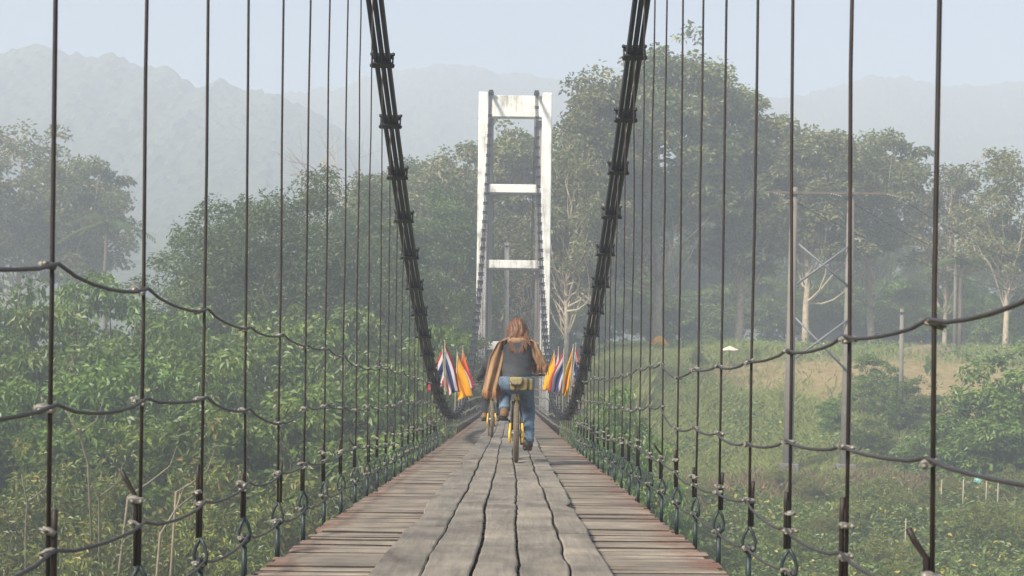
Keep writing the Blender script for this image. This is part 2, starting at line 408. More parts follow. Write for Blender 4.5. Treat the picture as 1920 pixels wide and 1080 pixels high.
def hill_range(name, D, depth, ridge, seed, label, foot=4):
    px = np.array([p for p, _ in ridge], float); py = np.array([q for _, q in ridge], float)
    xs = (np.arange(px[0], px[-1], 5.0)); zr = (Y0 - np.interp(xs, px, py)) / F * D
    X0 = (xs - 960) / F * D
    ts = np.concatenate([np.linspace(-1, 0, 120), np.linspace(0.05, 1, 14)])
    X, T = np.meshgrid(X0, ts); ZR = np.meshgrid(zr, ts)[0]
    wob = (fbm(X / 90, T * 2, seed) - 0.5) * 0.5
    prof = np.where(T < 0, np.clip(1 + T, 0, 1) ** 1.25, 1 - T * 0.8)
    Y = D + T * depth + (fbm(X / 70, T * 3, seed + 9) - 0.5) * 40 * np.abs(T)
    Z = foot + (ZR - foot) * np.clip(prof + wob * np.abs(T) * (1 - np.abs(T)) * 1.4, 0, 1)
    Z = Z + (fbm(X / 5.5, Y / 5.5, seed + 5, 3) - 0.5) * 4.0 + (vnoise(X / 1.6, Y / 1.9, seed + 8) - 0.5) * 1.8
    Z[0] -= 12
    v = np.stack([X, Y, Z], -1).reshape(-1, 3); nx = X.shape[1]; ny = X.shape[0]
    i = np.arange(ny - 1)[:, None] * nx + np.arange(nx - 1)[None, :]
    q = np.stack([i, i + 1, i + nx + 1, i + nx], -1).reshape(-1, 4)
    tag(link(name, np_mesh(name, v, q, 'hill_forest')), label, None, None, 'structure')
hill_range('hills', 430, 230, [(-700, 190), (-300, 130), (-100, 112), (0, 108), (60, 92), (110, 108), (150, 116), (205, 106), (260, 132), (310, 136), (360, 168), (405, 150), (440, 172), (520, 182), (600, 215), (700, 300), (800, 420), (900, 560)], 21,
           'forested hillside fading into pale blue haze')
hill_range('hills', 560, 260, [(300, 260), (420, 200), (520, 180), (600, 172), (650, 160), (720, 138), (770, 126), (830, 118), (890, 126), (940, 136), (990, 138), (1060, 146), (1120, 128), (1200, 118), (1300, 150), (1420, 175), (1500, 172), (1560, 152), (1640, 130), (1690, 136), (1760, 150), (1850, 146), (1950, 140), (2200, 120), (2700, 170)], 33,
           'far forested ridge almost lost in the haze')

# ------------------------------------------------------------------ suspension bridge
SP = 0.88
def deck_z(y):
    return float(np.interp(y, *DZ))
_dd = np.array([-10, 0, 6.2, 9.74, 12.9, 16, 23.9, 37, 46, 57, 68, 80]); _dz = -np.array([.70, .79, .88, .94, .99, 1.06, 1.23, 1.39, 1.48, 1.62, 1.79, 1.9])
_pf = np.polyfit(_dd, _dz, 4); _yy = np.linspace(-10, 80, 400); DZ = (_yy, np.polyval(_pf, _yy))
def cable_z(y):
    d = y - 28.5
    return -0.85 + (0.0137 * d * d if d < 0 else 0.00632 * d ** 2.1)
HX = 1.09
bridge = thing('suspension_bridge', 'timber decked footbridge hung on black cables over the river bank', 'bridge', (0, 0, deck_z(0)))
BO = Vector((0, 0, deck_z(0)))
def bl(p): return Vector(p) - BO
TOWER_Y = 68.0
rnd = random.Random(4)

# main cables: six strands a side
ys_c = [-6 + 0.5 * i for i in range(0, int((TOWER_Y + 6) / 0.5) + 1)]
for sx in (-1, 1):
    for cx_ in (-0.052, 0.0, 0.052):
        for cz_ in (0.024, -0.024):
            mb = MB()
            mb.tube([bl((sx * HX + cx_, y, cable_z(y) + cz_)) for y in ys_c], 0.0195, 6)
            mb.build('cable_strand', 'cable_black', bridge)
# backstays behind the tower
for sx in (-1, 1):
    for cx_ in (-0.052, 0.0, 0.052):
        mb = MB(); mb.tube([bl((sx * HX + cx_, TOWER_Y, cable_z(TOWER_Y))), bl((sx * HX + cx_, TOWER_Y + 12, 6.6)), bl((sx * HX + cx_, TOWER_Y + 28, -2.2))], 0.02, 5)
        mb.build('backstay_strand', 'cable_black', bridge)

# one cable clamp: two plates with bolts, U-bolt underneath
def clamp_mesh():
    mb = MB()
    for dz in (0.047, -0.047): mb.box((0, 0.01, dz), (0.195, 0.07, 0.016))
    for dx in (-0.09, 0.09):
        mb.tube([(dx, 0, -0.07), (dx, 0, 0.07)], 0.008, 6)
        for dz in (0.06, -0.06): mb.tube([(dx * 1.04, 0, dz - 0.009), (dx * 1.04, 0, dz + 0.009)], 0.016, 6)
        mb.tube([(dx, 0.03, -0.06), (dx, 0.03, 0.06)], 0.007, 5)
    mb.box((0, 0, 0), (0.150, 0.044, 0.078))
    return mb.mesh('cable_clamp', 'cable_black')
CLAMP = clamp_mesh()
def clip_mesh():
    """wire rope grip: saddle, U-bolt and two nuts, across X"""
    mb = MB()
    mb.box((-0.004, -0.018, 0), (0.05, 0.016, 0.018))
    for dx in (-0.019, 0.013):
        mb.tube([(dx, -0.04, 0), (dx, 0.012, 0)], 0.0045, 5); mb.tube([(dx, -0.038, 0), (dx, -0.026, 0)], 0.009, 6)
    mb.tube([(-0.019, 0.012, 0), (-0.012, 0.021, 0), (0.004, 0.022, 0), (0.013, 0.012, 0)], 0.0045, 5)
    mb.ellipsoid((-0.012, -0.004, 0.002), (0.024, 0.017, 0.012), 8, 5)
    return mb.mesh('rope_clip', 'galvanised')
CLIP = clip_mesh()
def loop_mesh():
    mb = MB()
    pts = [(0, 0, 0.085), (0.022, 0, 0.055), (0.034, 0, 0.02), (0.028, 0, -0.012), (0, 0, -0.03), (-0.028, 0, -0.012), (-0.034, 0, 0.02), (-0.022, 0, 0.055), (0, 0, 0.085)]
    mb.tube(pts, 0.0085, 6); return mb.mesh('rope_eye', 'bolt_teal')
LOOP = loop_mesh()
def bolt_mesh():
    mb = MB(); mb.torus((0, 0, 0), 0.024, 0.008, 'x', 14, 6); mb.tube([(0, 0, -0.024), (0, 0, -0.19)], 0.0125, 7); return mb.mesh('eye_bolt', 'bolt_teal')
BOLT = bolt_mesh()

# hand ropes: heights above the deck, per hanger with hand-made unevenness
ROPE_H = (1.02, 0.70, 0.36, 0.155)
hangs = {}
for sx, off in ((-1, 4.06), (1, 3.90)):
    lst = []
    k = -6
    while True:
        y = (off + k) * SP
        if y > TOWER_Y - 1.2: break
        lst.append(y); k += 1
    hangs[sx] = lst
ropez = {}
LEFT_A = {-1: .19, 0: .254, 1: .245, 2: .22, 3: .18, 4: .175, 5: .135, 6: .133, 7: .10}
LEFT_B = {0: -.10, 1: -.10, 2: -.11, 3: -.175, 4: -.267, 5: -.21, 6: -.215, 7: -.25}
RIGHT_A = {-1: .185, 0: .135, 1: .118, 2: .09, 3: .06, 4: .045, 5: .03, 6: -.02}
RIGHT_B = {-1: -.20, 0: -.20, 1: -.215, 2: -.24, 3: -.29, 4: -.285, 5: -.29, 6: -.33}
for sx in (-1, 1):
    walk = [0, 0, 0, 0]
    for i, y in enumerate(hangs[sx]):
        k = i - 6
        for r_ in range(4):
            walk[r_] = walk[r_] * 0.7 + rnd.uniform(-0.03, 0.03) * (1.0 if r_ < 3 else 0.3)
            z = deck_z(y) + ROPE_H[r_] + walk[r_]
            tab = {(-1, 0): LEFT_A, (-1, 1): LEFT_B, (1, 0): RIGHT_A, (1, 1): RIGHT_B}.get((sx, r_))
            if tab and k in tab: z = tab[k]
            elif tab and k < min(tab): z = tab[min(tab)] + (0.01 if r_ == 0 else -0.02)
            ropez[(sx, i, r_)] = z
for sx in (-1, 1):
    hs_ = hangs[sx]
    for r_ in range(4):
        run = []
        runs = []
        for i, y in enumerate(hs_):
            if cable_z(y) > ropez[(sx, i, r_)] + 0.12 or r_ >= 2: run.append(i)
            elif run: runs.append(run); run = []
        if run: runs.append(run)
        for run in runs:
            if len(run) < 3: continue
            mb = MB(); pts = []
            for a, b in zip(run[:-1], run[1:]):
                za, zb = ropez[(sx, a, r_)], ropez[(sx, b, r_)]; ya, yb = hs_[a], hs_[b]
                sag = rnd.uniform(0.006, 0.026)
                nseg = 6 if ya < 20 else 2
                for t in range(nseg):
                    t /= nseg
                    pts.append(bl((sx * (HX - 0.017), ya + (yb - ya) * t, za + (zb - za) * t - sag * 4 * t * (1 - t) + (0.008 if t == 0 else 0))))
            pts.append(bl((sx * (HX - 0.017), hs_[run[-1]], ropez[(sx, run[-1], r_)])))
            mb.tube(pts, 0.0057, 5); mb.build('hand_rope', 'hand_rope_steel', bridge)

for sx in (-1, 1):
    for i, y in enumerate(hangs[sx]):
        zt = cable_z(y); zd = deck_z(y)
        if y > -4:
            c = link('cable_clamp', CLAMP, bridge, bl((sx * HX, y, zt))); c.rotation_euler = (math.atan2(cable_z(y + .2) - cable_z(y - .2), 0.4), 0, rnd.uniform(-.06, .06))
        if y < -1.0: continue
        zl = zd + 0.16                                   # rope eye at the deck edge
        near = y < 30
        base = Vector((sx * HX, y, zl))
        mb = MB()
        wob = rnd.uniform(-0.012, 0.012)
        mid = 0.55 if zt - zl > 1.5 else 0.5
        top = zt - zl - 0.05
        if top > 0.12:
            n_ = 10 if near else 2
            mb.tube([(wob * math.sin(math.pi * t / n_) + (rnd.uniform(-.0035, .0035) if 0 < t < n_ else 0), 0, 0.08 + (top - 0.08) * t / n_) for t in range(n_ + 1)], 0.0061, 6)
        if not near:
            mb.tube([(0, 0, 0.08), (0, 0, -0.19)], 0.014, 5)
        hob = mb.build('hanger', 'rope_steel', bridge); hob.location = bl(base)
        if near and top > 0.6:
            tl = rnd.uniform(0.16, 0.30)                  # doubled-back tail of the rope
            m2 = MB(); kx = rnd.choice((-1, 1)); lean = rnd.uniform(0, 1)
            pts = [(0.013 * kx, 0.006, 0.085), (0.014 * kx, 0.004, 0.085 + tl * 0.8)]
            pts.append((0.014 * kx + (0.03 * kx if lean > 0.85 else 0.002), 0.0, 0.085 + tl)); 
            if lean > 0.85: pts.append((0.014 * kx + 0.045 * kx, 0.0, 0.085 + tl + 0.03))
            m2.tube(pts, 0.008, 6); m2.build('rope_tail', 'rope_steel', hob)
            e = link('rope_eye', LOOP, hob, (0, 0, 0)); e.rotation_euler = (0, 0, rnd.uniform(-0.9, 0.9)); e.scale = (.82, .82, 1)
            link('eye_bolt', BOLT, hob, (0, 0, -0.018))
            zs = [ropez[(sx, i, r_)] - zl for r_ in range(4)] + [0.085 + tl * rnd.uniform(0.6, 0.8)]
            for z in zs:
                if z < top - 0.05:
                    c = link('rope_clip', CLIP, hob, (-0.006, -0.006, z)); c.rotation_euler = (rnd.uniform(-.3, .3), rnd.uniform(-.35, .35), rnd.uniform(-.6, .6) + (math.pi if rnd.random() < .3 else 0)); q_ = rnd.uniform(.72, .98); c.scale = (q_, q_, q_ * rnd.uniform(.85, 1.2))
        elif not near:
            m2 = MB()
            for r_ in range(4):
                z = ropez[(sx, i, r_)] - zl
                if z < top + 0.1: m2.box((-0.006, -0.012, z), (0.055, 0.04, 0.03))
            if m2.v: m2.build('rope_clip', 'galvanised', hob)['kind'] = 'stuff'

# deck: stringers, slats, running planks
mb = MB()
for x in (-0.98, -0.55, 0.55, 0.98):
    ys = [-6 + i for i in range(0, 75)]
    for a, b in zip(ys[:-1], ys[1:]):
        mb.tube([bl((x, a, deck_z(a) - 0.15)), bl((x, b + 0.02, deck_z(b) - 0.15))], 0.05, 4)
deck = mb.build('deck', 'steel_dark', bridge)
def slat_mesh(seed):
    r = random.Random(seed); n_ = 14; vs = []; fs = []
    ph = r.uniform(0, 6); a1 = r.uniform(0.002, 0.005)
    for i in range(n_ + 1):
        x = -1.05 + 2.1 * i / n_
        w0 = 0.5 + r.uniform(-.03, .03) + math.sin(x * 2 + ph) * .03; w1 = 0.5 + r.uniform(-.03, .03) + math.sin(x * 1.7 + ph * 2) * .03
        dz = math.sin(x * 1.5 + ph) * a1 + r.uniform(-.001, .001)
        e = r.uniform(0, 0.02) if i in (0, n_) else 0
        x = x + (e if i == 0 else -e)
        vs += [(x, -w0, dz - 0.034), (x, -w0, dz - .004), (x, -w0 + .06, dz), (x, w1 - .06, dz), (x, w1, dz - .004), (x, w1, dz - 0.034)]
    for i in range(n_):
        for k in range(5): fs.append((i * 6 + k, (i + 1) * 6 + k, (i + 1) * 6 + k + 1, i * 6 + k + 1))
    fs.append(tuple(range(6))); fs.append(tuple(n_ * 6 + k for k in range(6))[::-1])
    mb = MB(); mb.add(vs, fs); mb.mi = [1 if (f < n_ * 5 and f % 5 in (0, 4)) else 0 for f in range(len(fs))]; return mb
SLV = [slat_mesh(s) for s in range(8)]
SLM = [m.mesh('slat', ['slat_wood', 'edge_shade']) for m in SLV]
y = -5.0; far = MB(); count = 0
while y < TOWER_Y + 1.5:
    w = rnd.choice((0.055, 0.065, 0.07, 0.08, 0.09, 0.115)); gap = rnd.choice((0.006, 0.009, 0.014, 0.02, 0.028))
    yc = y + w / 2; z = deck_z(yc) + rnd.uniform(-.010, .005); ang = math.atan2(deck_z(yc + .5) - deck_z(yc - .5), 1.0) + rnd.uniform(-.07, .07)
    ext = rnd.uniform(0.995, 1.015); rzz = rnd.uniform(-.008, .008)
    if y < 24:
        o = link('slat', rnd.choice(SLM), deck, bl((rnd.uniform(-.02, .02), yc, z))); o.scale = (ext, w, 1); o.rotation_euler = (ang, 0, rzz)
    else:
        far.box(bl((rnd.uniform(-.02, .02), yc, z - 0.017)), (2.1 * ext, w, 0.034), Matrix.Rotation(ang, 3, 'X'))
    y += w + gap
tag(far.build('slat', 'slat_wood', deck), kind='stuff')
colx = (-0.50, -0.29, -0.09, 0.11, 0.32, 0.50)
def edge_off(i, y):                                      # shared wavering line of each crack
    f = lambda s_, k_: float(vnoise(np.array(y * s_ + i * 17.3), np.array(i * 3.7 + k_), 5 + k_)) - 0.5
    return 0.040 * f(0.45, 0) + 0.016 * f(1.9, 1) + 0.009 * f(7, 2)
first_joint = {0: [5.6, 8.1, 11.4, 13.2, 16.6], 1: [6.9, 9.9, 15.2], 2: [5.3, 7.6, 9.9, 15.9], 3: [7.9, 12.9], 4: [5.5, 7.7, 11.6, 14.2, 16.4]}
for c in range(5):
    js = [-5.0, -2.4, 0.3, 2.9] + first_joint[c]
    while js[-1] < TOWER_Y: js.append(js[-1] + rnd.uniform(1.7, 3.3))
    for a, b in zip(js[:-1], js[1:]):
        n_ = max(8, int((b - a) / 0.12)); vs = []; fs = []
        dzp = rnd.uniform(-.004, .006); tilt = rnd.uniform(-.012, .012)
        g0, g1 = rnd.uniform(.003, .009), rnd.uniform(.003, .009)
        ya, yb = a + 0.0012, b - 0.0012
        for i in range(n_ + 1):
            y = ya + (yb - ya) * i / n_
            x0 = colx[c] + edge_off(c, y) * (1 if 0 < c else 1.3) + g0 + rnd.uniform(-.0015, .0015)
            x1 = colx[c + 1] + edge_off(c + 1, y) * (1 if c < 4 else 1.5) - g1 + rnd.uniform(-.0015, .0015)
            if c == 4 and abs(y - 9.75) < 0.34: x1 -= 0.05 * max(0, 1 - abs(y - 9.75) / 0.34)
            z = deck_z(y) + 0.012 + dzp
            lift = 0.004 * math.sin(y * 2 + c)
            zl_, zr_ = z + 0.036 + lift - tilt * .1, z + 0.036 + lift + tilt * .1
            vs += [bl((x0, y, z)), bl((x0, y, zl_ - .006)), bl((x0 + .008, y, zl_)), bl((x1 - .008, y, zr_)), bl((x1, y, zr_ - .006)), bl((x1, y, z))]
        for i in range(n_):
            for k in range(5): fs.append((i * 6 + k, (i + 1) * 6 + k, (i + 1) * 6 + k + 1, i * 6 + k + 1))
        fs.append(tuple(range(6))); fs.append(tuple(n_ * 6 + k for k in range(6))[::-1])
        mb = MB(); mb.add(vs, fs); mb.mi = [1 if (f < n_ * 5 and f % 5 in (0, 4)) else 0 for f in range(len(fs))]; mb.build('plank', ['plank_wood', 'edge_shade'], deck)
mbx = MB(); mbx.box((0, 0, 0), (2.22, 0.07, 0.09)); XB = mbx.mesh('crossbeam', 'steel_dark')
for y in hangs[-1]: link('crossbeam', XB, deck, bl((0, y, deck_z(y) - 0.085)))

# ------------------------------------------------------------------ tower
tw = thing('bridge_tower', 'tall whitewashed concrete tower frame with four cross beams and rain stains', 'tower', (0.08, TOWER_Y + 0.4, -4.5))
tz = 4.5
for sx in (-1, 1):
    mb = MB()
    x0, x1 = 1.30, 1.77
    b_ = 0.03; z0, z1 = 0.0, 13.35 + tz
    prof = [(x0, -.5 + b_), (x0 + b_, -.5), (x1 - b_, -.5), (x1, -.5 + b_), (x1, .5), (x0, .5)]
    vs = [(sx * (px_ if zz < 1 else px_ - 0.02), py_, zz) for zz in (z0, z1) for px_, py_ in prof]
    vs += [(sx * (1.53 + (px_ - 1.53) * 0.9), py_ * 0.93, z1 + 0.08) for px_, py_ in prof]
    fs = []
    for lv in (0, 6):
        for k in range(6): fs.append((lv + k, lv + (k + 1) % 6, lv + 6 + (k + 1) % 6, lv + 6 + k))
    fs.append(tuple(12 + k for k in range(6)))
    mb.add(vs, fs); mb.build('leg', 'tower_white', tw)
    mb = MB(); mb.box((sx * 1.165, 0.3, (12.2 + tz) / 2), (0.25, 0.34, 12.2 + tz)); mb.build('leg_fin', 'tower_grey', tw)
for za, zb, nm in ((12.28, 13.30, 'cap_beam'), (8.65, 9.05, 'cross_beam'), (5.03, 5.42, 'cross_beam'), (1.12, 1.52, 'cross_beam')):
    mb = MB()
    hw = 1.299 if nm == 'cap_beam' else 1.299
    mb.box((0, -0.03, (za + zb) / 2 + tz), (hw * 2, 0.62, zb - za)); o = mb.build(nm, 'tower_white', tw)
    bv = o.modifiers.new('bevel', 'BEVEL'); bv.width = 0.025; bv.segments = 2
    if nm == 'cross_beam':
        mb = MB(); mb.box((0, -0.03, za + tz - 0.032), (2.5, 0.5, 0.06)); mb.build('beam_lip', 'tower_grey', o)
for sx in (-1, 1):                                       # saddles carrying the cables
    mb = MB(); mb.box((sx * HX - 0.08, -0.3, 13.33 + tz + 0.06), (0.26, 0.5, 0.1)); mb.box((sx * HX - .08, -0.3, 13.33 + tz + 0.16), (0.2, 0.3, 0.1)); mb.build('cable_saddle', 'cable_black', tw)

# ------------------------------------------------------------------ foliage generators
def leaf_cards(pts, size, aspect, droop, r, out_dir=None, tint_mu=0.45, tint_sd=0.2, dry=0.02, curl=0.18):
    n_ = len(pts)
    d = r.normal(size=(n_, 3)); d[:, 2] = d[:, 2] * 0.5 - droop
    if out_dir is not None: d += out_dir * 0.8
    d /= np.linalg.norm(d, axis=1, keepdims=True) + 1e-9
    a = r.normal(size=(n_, 3)); s = np.cross(d, a); s /= np.linalg.norm(s, axis=1, keepdims=True) + 1e-9
    nrm = np.cross(s, d); nrm *= np.sign(nrm[:, 2:3] + 1e-6)
    L = (size * r.uniform(0.6, 1.35, n_))[:, None]; Wd = L * aspect
    p0 = pts - d * L * 0.2
    mid = p0 + d * L * 0.45 + nrm * L * curl * 0.4
    v = np.stack([p0, mid + s * Wd * 0.5, p0 + d * L - nrm * L * curl, mid - s * Wd * 0.5], 1).reshape(-1, 3)
    q = np.arange(n_ * 4).reshape(-1, 4)
    t = np.clip(r.normal(tint_mu, tint_sd, n_), 0, 0.9); t[r.random(n_) < dry] = 1.0
    return v, q, np.repeat(t, 4)
def merge_cards(parts):
    vs, qs, ts = [], [], []; o = 0
    for v, q, t in parts: vs.append(v); qs.append(q + o); ts.append(t); o += len(v)
    return np.concatenate(vs), np.concatenate(qs), np.concatenate(ts)

def limb_path(a, b, r, n=6, bend=0.12):
    a = np.array(a, float); b = np.array(b, float); L = np.linalg.norm(b - a); pts = []
    off = r.normal(size=3) * L * bend; rise = np.array([0, 0, L * 0.10])
    for i in range(n + 1):
        t = i / n; pts.append(a + (b - a) * t + (off - rise) * math.sin(math.pi * t) + (r.normal(size=3) * L * 0.015 if 0 < i < n else 0))
    return pts

def make_tree(seed, H, crown, n_clump, per, leaf, aspect, droop, leafmat, bark, trunk_r, clump_r, limbs=26, dry=0.02, tint=0.45, trunk_lean=0.02, fork=0.35):
    """crown: list of ellipsoids (cx,cy,cz,rx,ry,rz); returns (trunk mesh, crown mesh) about the base at the origin"""
    r = np.random.default_rng(seed)
    cl = []
    vol = np.array([c[3] * c[4] * c[5] for c in crown]); vol = vol ** 0.75; vol /= vol.sum()
    while len(cl) < n_clump:
        c = crown[r.choice(len(crown), p=vol)]
        u = r.normal(size=3); u /= np.linalg.norm(u); rad = r.uniform(0.15, 1) ** 0.42 * r.uniform(0.86, 1.12)
        p = np.array(c[:3]) + u * rad * np.array(c[3:])
        cl.append((p, u))
    mb = MB()
    tp = [np.array([0, 0, -0.6])]; n_t = 10
    lean = r.normal(size=2) * trunk_lean * H
    for i in range(1, n_t + 1):
        t = i / n_t; tp.append(np.array([lean[0] * t + r.normal() * 0.012 * H * t, lean[1] * t + r.normal() * 0.012 * H * t, H * 0.86 * t]))
    rad = [trunk_r * (1.25 if i == 0 else (1 - 0.86 * i / n_t)) for i in range(n_t + 1)]
    mb.tube(tp, rad, 8)
    idx = r.permutation(len(cl))[:limbs]
    tips = []
    for j in idx:
        p, u = cl[j]
        hb = np.clip(p[2] / (H * 0.86) - r.uniform(0.12, 0.4), fork * 0.6, 0.9)
        k = hb * n_t; i0 = int(k); base = tp[i0] + (tp[min(i0 + 1, n_t)] - tp[i0]) * (k - i0)
        pts = limb_path(base, p, r); rr = trunk_r * (0.42 - 0.3 * hb)
        mb.tube(pts, [rr * (1 - 0.85 * i / (len(pts) - 1)) for i in range(len(pts))], 5, False)
        tips.append(pts)
        for _ in range(2):
            j2 = r.integers(len(cl)); p2 = cl[j2][0]
            if np.linalg.norm(p2 - p) < H * 0.22:
                q0 = pts[3]; mb.tube(limb_path(q0, p2, r, 4), [rr * .4, rr * .3, rr * .22, rr * .14, rr * .06], 4, False)
    parts = []
    for p, u in cl:
        n_ = int(per * r.uniform(0.55, 1.5)); rc = clump_r * r.uniform(0.6, 1.35)
        q = r.normal(size=(n_, 3)); q /= np.linalg.norm(q, axis=1, keepdims=True) + 1e-9
        q *= (r.random(n_) ** 0.5)[:, None]
        pts = p + q * rc * np.array([1, 1, 0.55]); pts[:, 2] -= 0.28 * rc * (q[:, 0] ** 2 + q[:, 1] ** 2)
        parts.append(leaf_cards(pts, leaf, aspect, droop, r, q, np.clip(tint + r.normal() * 0.15, 0.08, 0.85), 0.11, dry))
    v, qd, t = merge_cards(parts)
    tm = mb.mesh('trunk', bark); cm = np_mesh('crown', v, qd, leafmat, t)
    return tm, cm

def place_tree(proto, name, label, x, y, s=(1, 1, 1), rz=0.0, group=None, cat='tree', z=None):
    z = float(ground_h(x, y)) if z is None else z
    t = thing(name, label, cat, (x, y, z), rz, group)
    if not hasattr(s, '__len__'): s = (s, s, s)
    a = link('trunk' if cat != 'shrub' else 'stem', proto[0], t); b = link('crown' if cat != 'shrub' else 'foliage', proto[1], t)
    a.scale = s; b.scale = s
    return t

# prototypes (unit: metres, base at origin)
TEAK = [make_tree(101, 20, [(0, 0, 13, 4.2, 4.2, 6.5), (1.5, 0, 17, 2.6, 2.6, 3.2), (-2, 0.5, 9, 3.2, 3, 3), (2.6, -.5, 10, 2.4, 2.4, 2.6)], 200, 160, 0.33, 0.55, 0.35, 'leaf_teak', 'bark_pale', 0.34, 1.25, 34, 0.02),
        make_tree(102, 20, [(0, 0, 12, 3.6, 3.6, 6.5), (-1.6, 0, 16.5, 2.4, 2.4, 3.0), (1.8, 0, 14, 2.4, 2.4, 3.6), (0.5, 0, 8, 3.6, 3.4, 2.6)], 190, 160, 0.33, 0.55, 0.35, 'leaf_teak', 'bark_pale', 0.30, 1.2, 34, 0.025),
        make_tree(103, 18, [(0, 0, 12, 4.6, 4.4, 4.6), (-2.6, 0, 9.5, 2.4, 2.4, 2.8), (2.4, 0, 14, 2.4, 2.4, 3.0)], 170, 150, 0.32, 0.55, 0.3, 'leaf_teak', 'bark_pale', 0.30, 1.15, 36, 0.04)]
PALE = [make_tree(111, 18, [(0, 0, 12, 4.0, 4.0, 5.4), (2, 0, 8.5, 3, 3, 2.6), (-2.2, 0, 10, 2.6, 2.6, 3.2)], 120, 105, 0.33, 0.5, 0.3, 'leaf_pale', 'bark_pale', 0.26, 1.15, 40, 0.1),
        make_tree(112, 16, [(0, 0, 10, 4.2, 4.0, 5.2), (-2.4, 0, 13, 2, 2, 2.2)], 100, 95, 0.33, 0.5, 0.3, 'leaf_pale', 'bark_pale', 0.24, 1.15, 44, 0.12)]
DENSE = [make_tree(121, 14, [(0, 0, 7.6, 5.2, 4.6, 5.2), (1.6, 0, 11, 3, 3, 3), (-3, 0, 6, 3, 3, 4), (2.8, 0, 5, 3, 3, 4)], 300, 190, 0.21, 0.3, 0.45, 'leaf_dense', 'bark_brown', 0.30, 1.0, 22, 0.01, 0.42),
         make_tree(122, 14, [(0, 0, 7, 4.6, 4.6, 5.8), (-1.4, 0, 11, 2.8, 2.8, 2.6), (2.4, 0, 8, 2.6, 2.6, 3.6)], 260, 185, 0.22, 0.42, 0.35, 'leaf_dense', 'bark_brown', 0.30, 1.0, 22, 0.01, 0.45)]
SHRUB = [make_tree(131, 6, [(0, 0, 3.6, 2.3, 2.1, 2.3), (-1, 0, 1.8, 2.0, 1.9, 1.8), (1.2, 0.3, 2.2, 1.9, 1.8, 1.9)], 125, 95, 0.20, 0.48, 0.75, 'leaf_shrub', 'bark_brown', 0.09, 0.52, 18, 0.012, 0.45, 0.05, 0.1),
         make_tree(132, 6, [(0, 0, 3.2, 2.2, 2.0, 2.2), (0.8, 0, 4.4, 1.2, 1.2, 1.4), (-1.3, 0.3, 2.0, 1.8, 1.7, 1.9)], 120, 95, 0.21, 0.45, 0.8, 'leaf_shrub', 'bark_brown', 0.09, 0.5, 18, 0.012, 0.47, 0.05, 0.1),
         make_tree(133, 5, [(0, 0, 2.4, 2.4, 2.2, 2.1), (1.3, 0, 1.6, 1.9, 1.8, 1.5), (-1.2, 0, 1.6, 1.9, 1.8, 1.5)], 115, 95, 0.20, 0.5, 0.6, 'leaf_shrub', 'bark_brown', 0.08, 0.5, 14, 0.012, 0.42, 0.05, 0.1)]
WEED = [make_tree(141, 3.2, [(0, 0, 1.5, 1.8, 1.6, 1.5), (1, 0, 1, 1.4, 1.4, 1.0), (-1.1, 0, 1.2, 1.3, 1.3, 1.1)], 130, 50, 0.15, 0.4, 0.4, 'leaf_weed', 'bark_dry', 0.035, 0.42, 16, 0.06, 0.45, 0.06, 0.05),
        make_tree(142, 3.2, [(0, 0, 1.4, 1.7, 1.6, 1.4), (-.6, 0, 2.4, .7, .7, .9), (.9, 0, 1.2, 1.4, 1.3, 1.2)], 120, 50, 0.15, 0.34, 0.5, 'leaf_weed', 'bark_dry', 0.035, 0.42, 18, 0.10, 0.5, 0.06, 0.05)]

def tree_at(proto, H, name, label, px, top_py, D, wscale=1.0, rz=0.0, group=None, cat='tree'):
    """stand a copy so that its top reaches the surveyed height"""
    x, y, ztop = P(px, top_py, D); zg = float(ground_h(x, y)); s = (ztop - zg) / H
    return place_tree(proto, name, label, x, y, (s * wscale, s * wscale, s), rz, group, cat, zg)

# tall trees on the far bank, right of the tower
GR = 'tall trees on the far bank right of the tower'
tree_at(TEAK[0], 20.3, 'broadleaf_tree', 'tallest broadleaf tree on the far bank, its top highest of all', 1240, 45, 94, 1.02, 0.3, GR)
tree_at(TEAK[1], 20.0, 'broadleaf_tree', 'olive broadleaf tree directly beside the tallest tree on its tower side', 1118, 120, 90, 1.0, 1.9, GR)
tree_at(TEAK[1], 20.0, 'broadleaf_tree', 'dark rounded broadleaf tree between the tallest tree and the double pole', 1390, 118, 97, 1.02, 0.4, GR)
tree_at(TEAK[2], 17.6, 'broadleaf_tree', 'broadleaf tree rising behind the double utility pole', 1515, 205, 96, 1.0, 2.4, GR)
tree_at(TEAK[2], 17.6, 'broadleaf_tree', 'open layered broadleaf tree right behind the cross arm end', 1640, 212, 99, 1.0, 0.9, GR)
tree_at(PALE[1], 15.6, 'broadleaf_tree', 'thin pale tree with sky showing through near the hazy ridge', 1775, 290, 97, 0.9, 4.0, GR)
tree_at(PALE[0], 17.8, 'broadleaf_tree', 'pale leafy tree farthest from the tower above the garden shrubs', 1890, 252, 88, 1.0, 1.0, GR)
tree_at(PALE[0], 17.8, 'broadleaf_tree', 'yellowish tree with bare pale limbs beside the tower leg', 1065, 235, 82, 0.72, 2.2, GR)
tree_at(TEAK[0], 20.3, 'broadleaf_tree', 'leafy tree seen through the tower frame', 965, 212, 100, 1.0, 4.4, GR)
tree_at(PALE[1], 15.6, 'broadleaf_tree', 'yellow green tree with crooked pale trunk seen low through the tower frame', 985, 400, 84, 0.9, 0.2, GR)
tree_at(TEAK[2], 17.6, 'broadleaf_tree', 'olive tree rising behind the pale tree left of the tower', 785, 275, 97, 0.95, 3.3, 'trees left of the tower')
tree_at(PALE[0], 17.8, 'broadleaf_tree', 'pale tree with light bare limbs left of the tower', 835, 262, 88, 0.95, 5.1, 'trees left of the tower')
tree_at(DENSE[1], 13.7, 'dense_tree', 'mid green rounded tree between the black cable and the tower', 790, 300, 92, 0.85, 1.2, 'trees left of the tower')
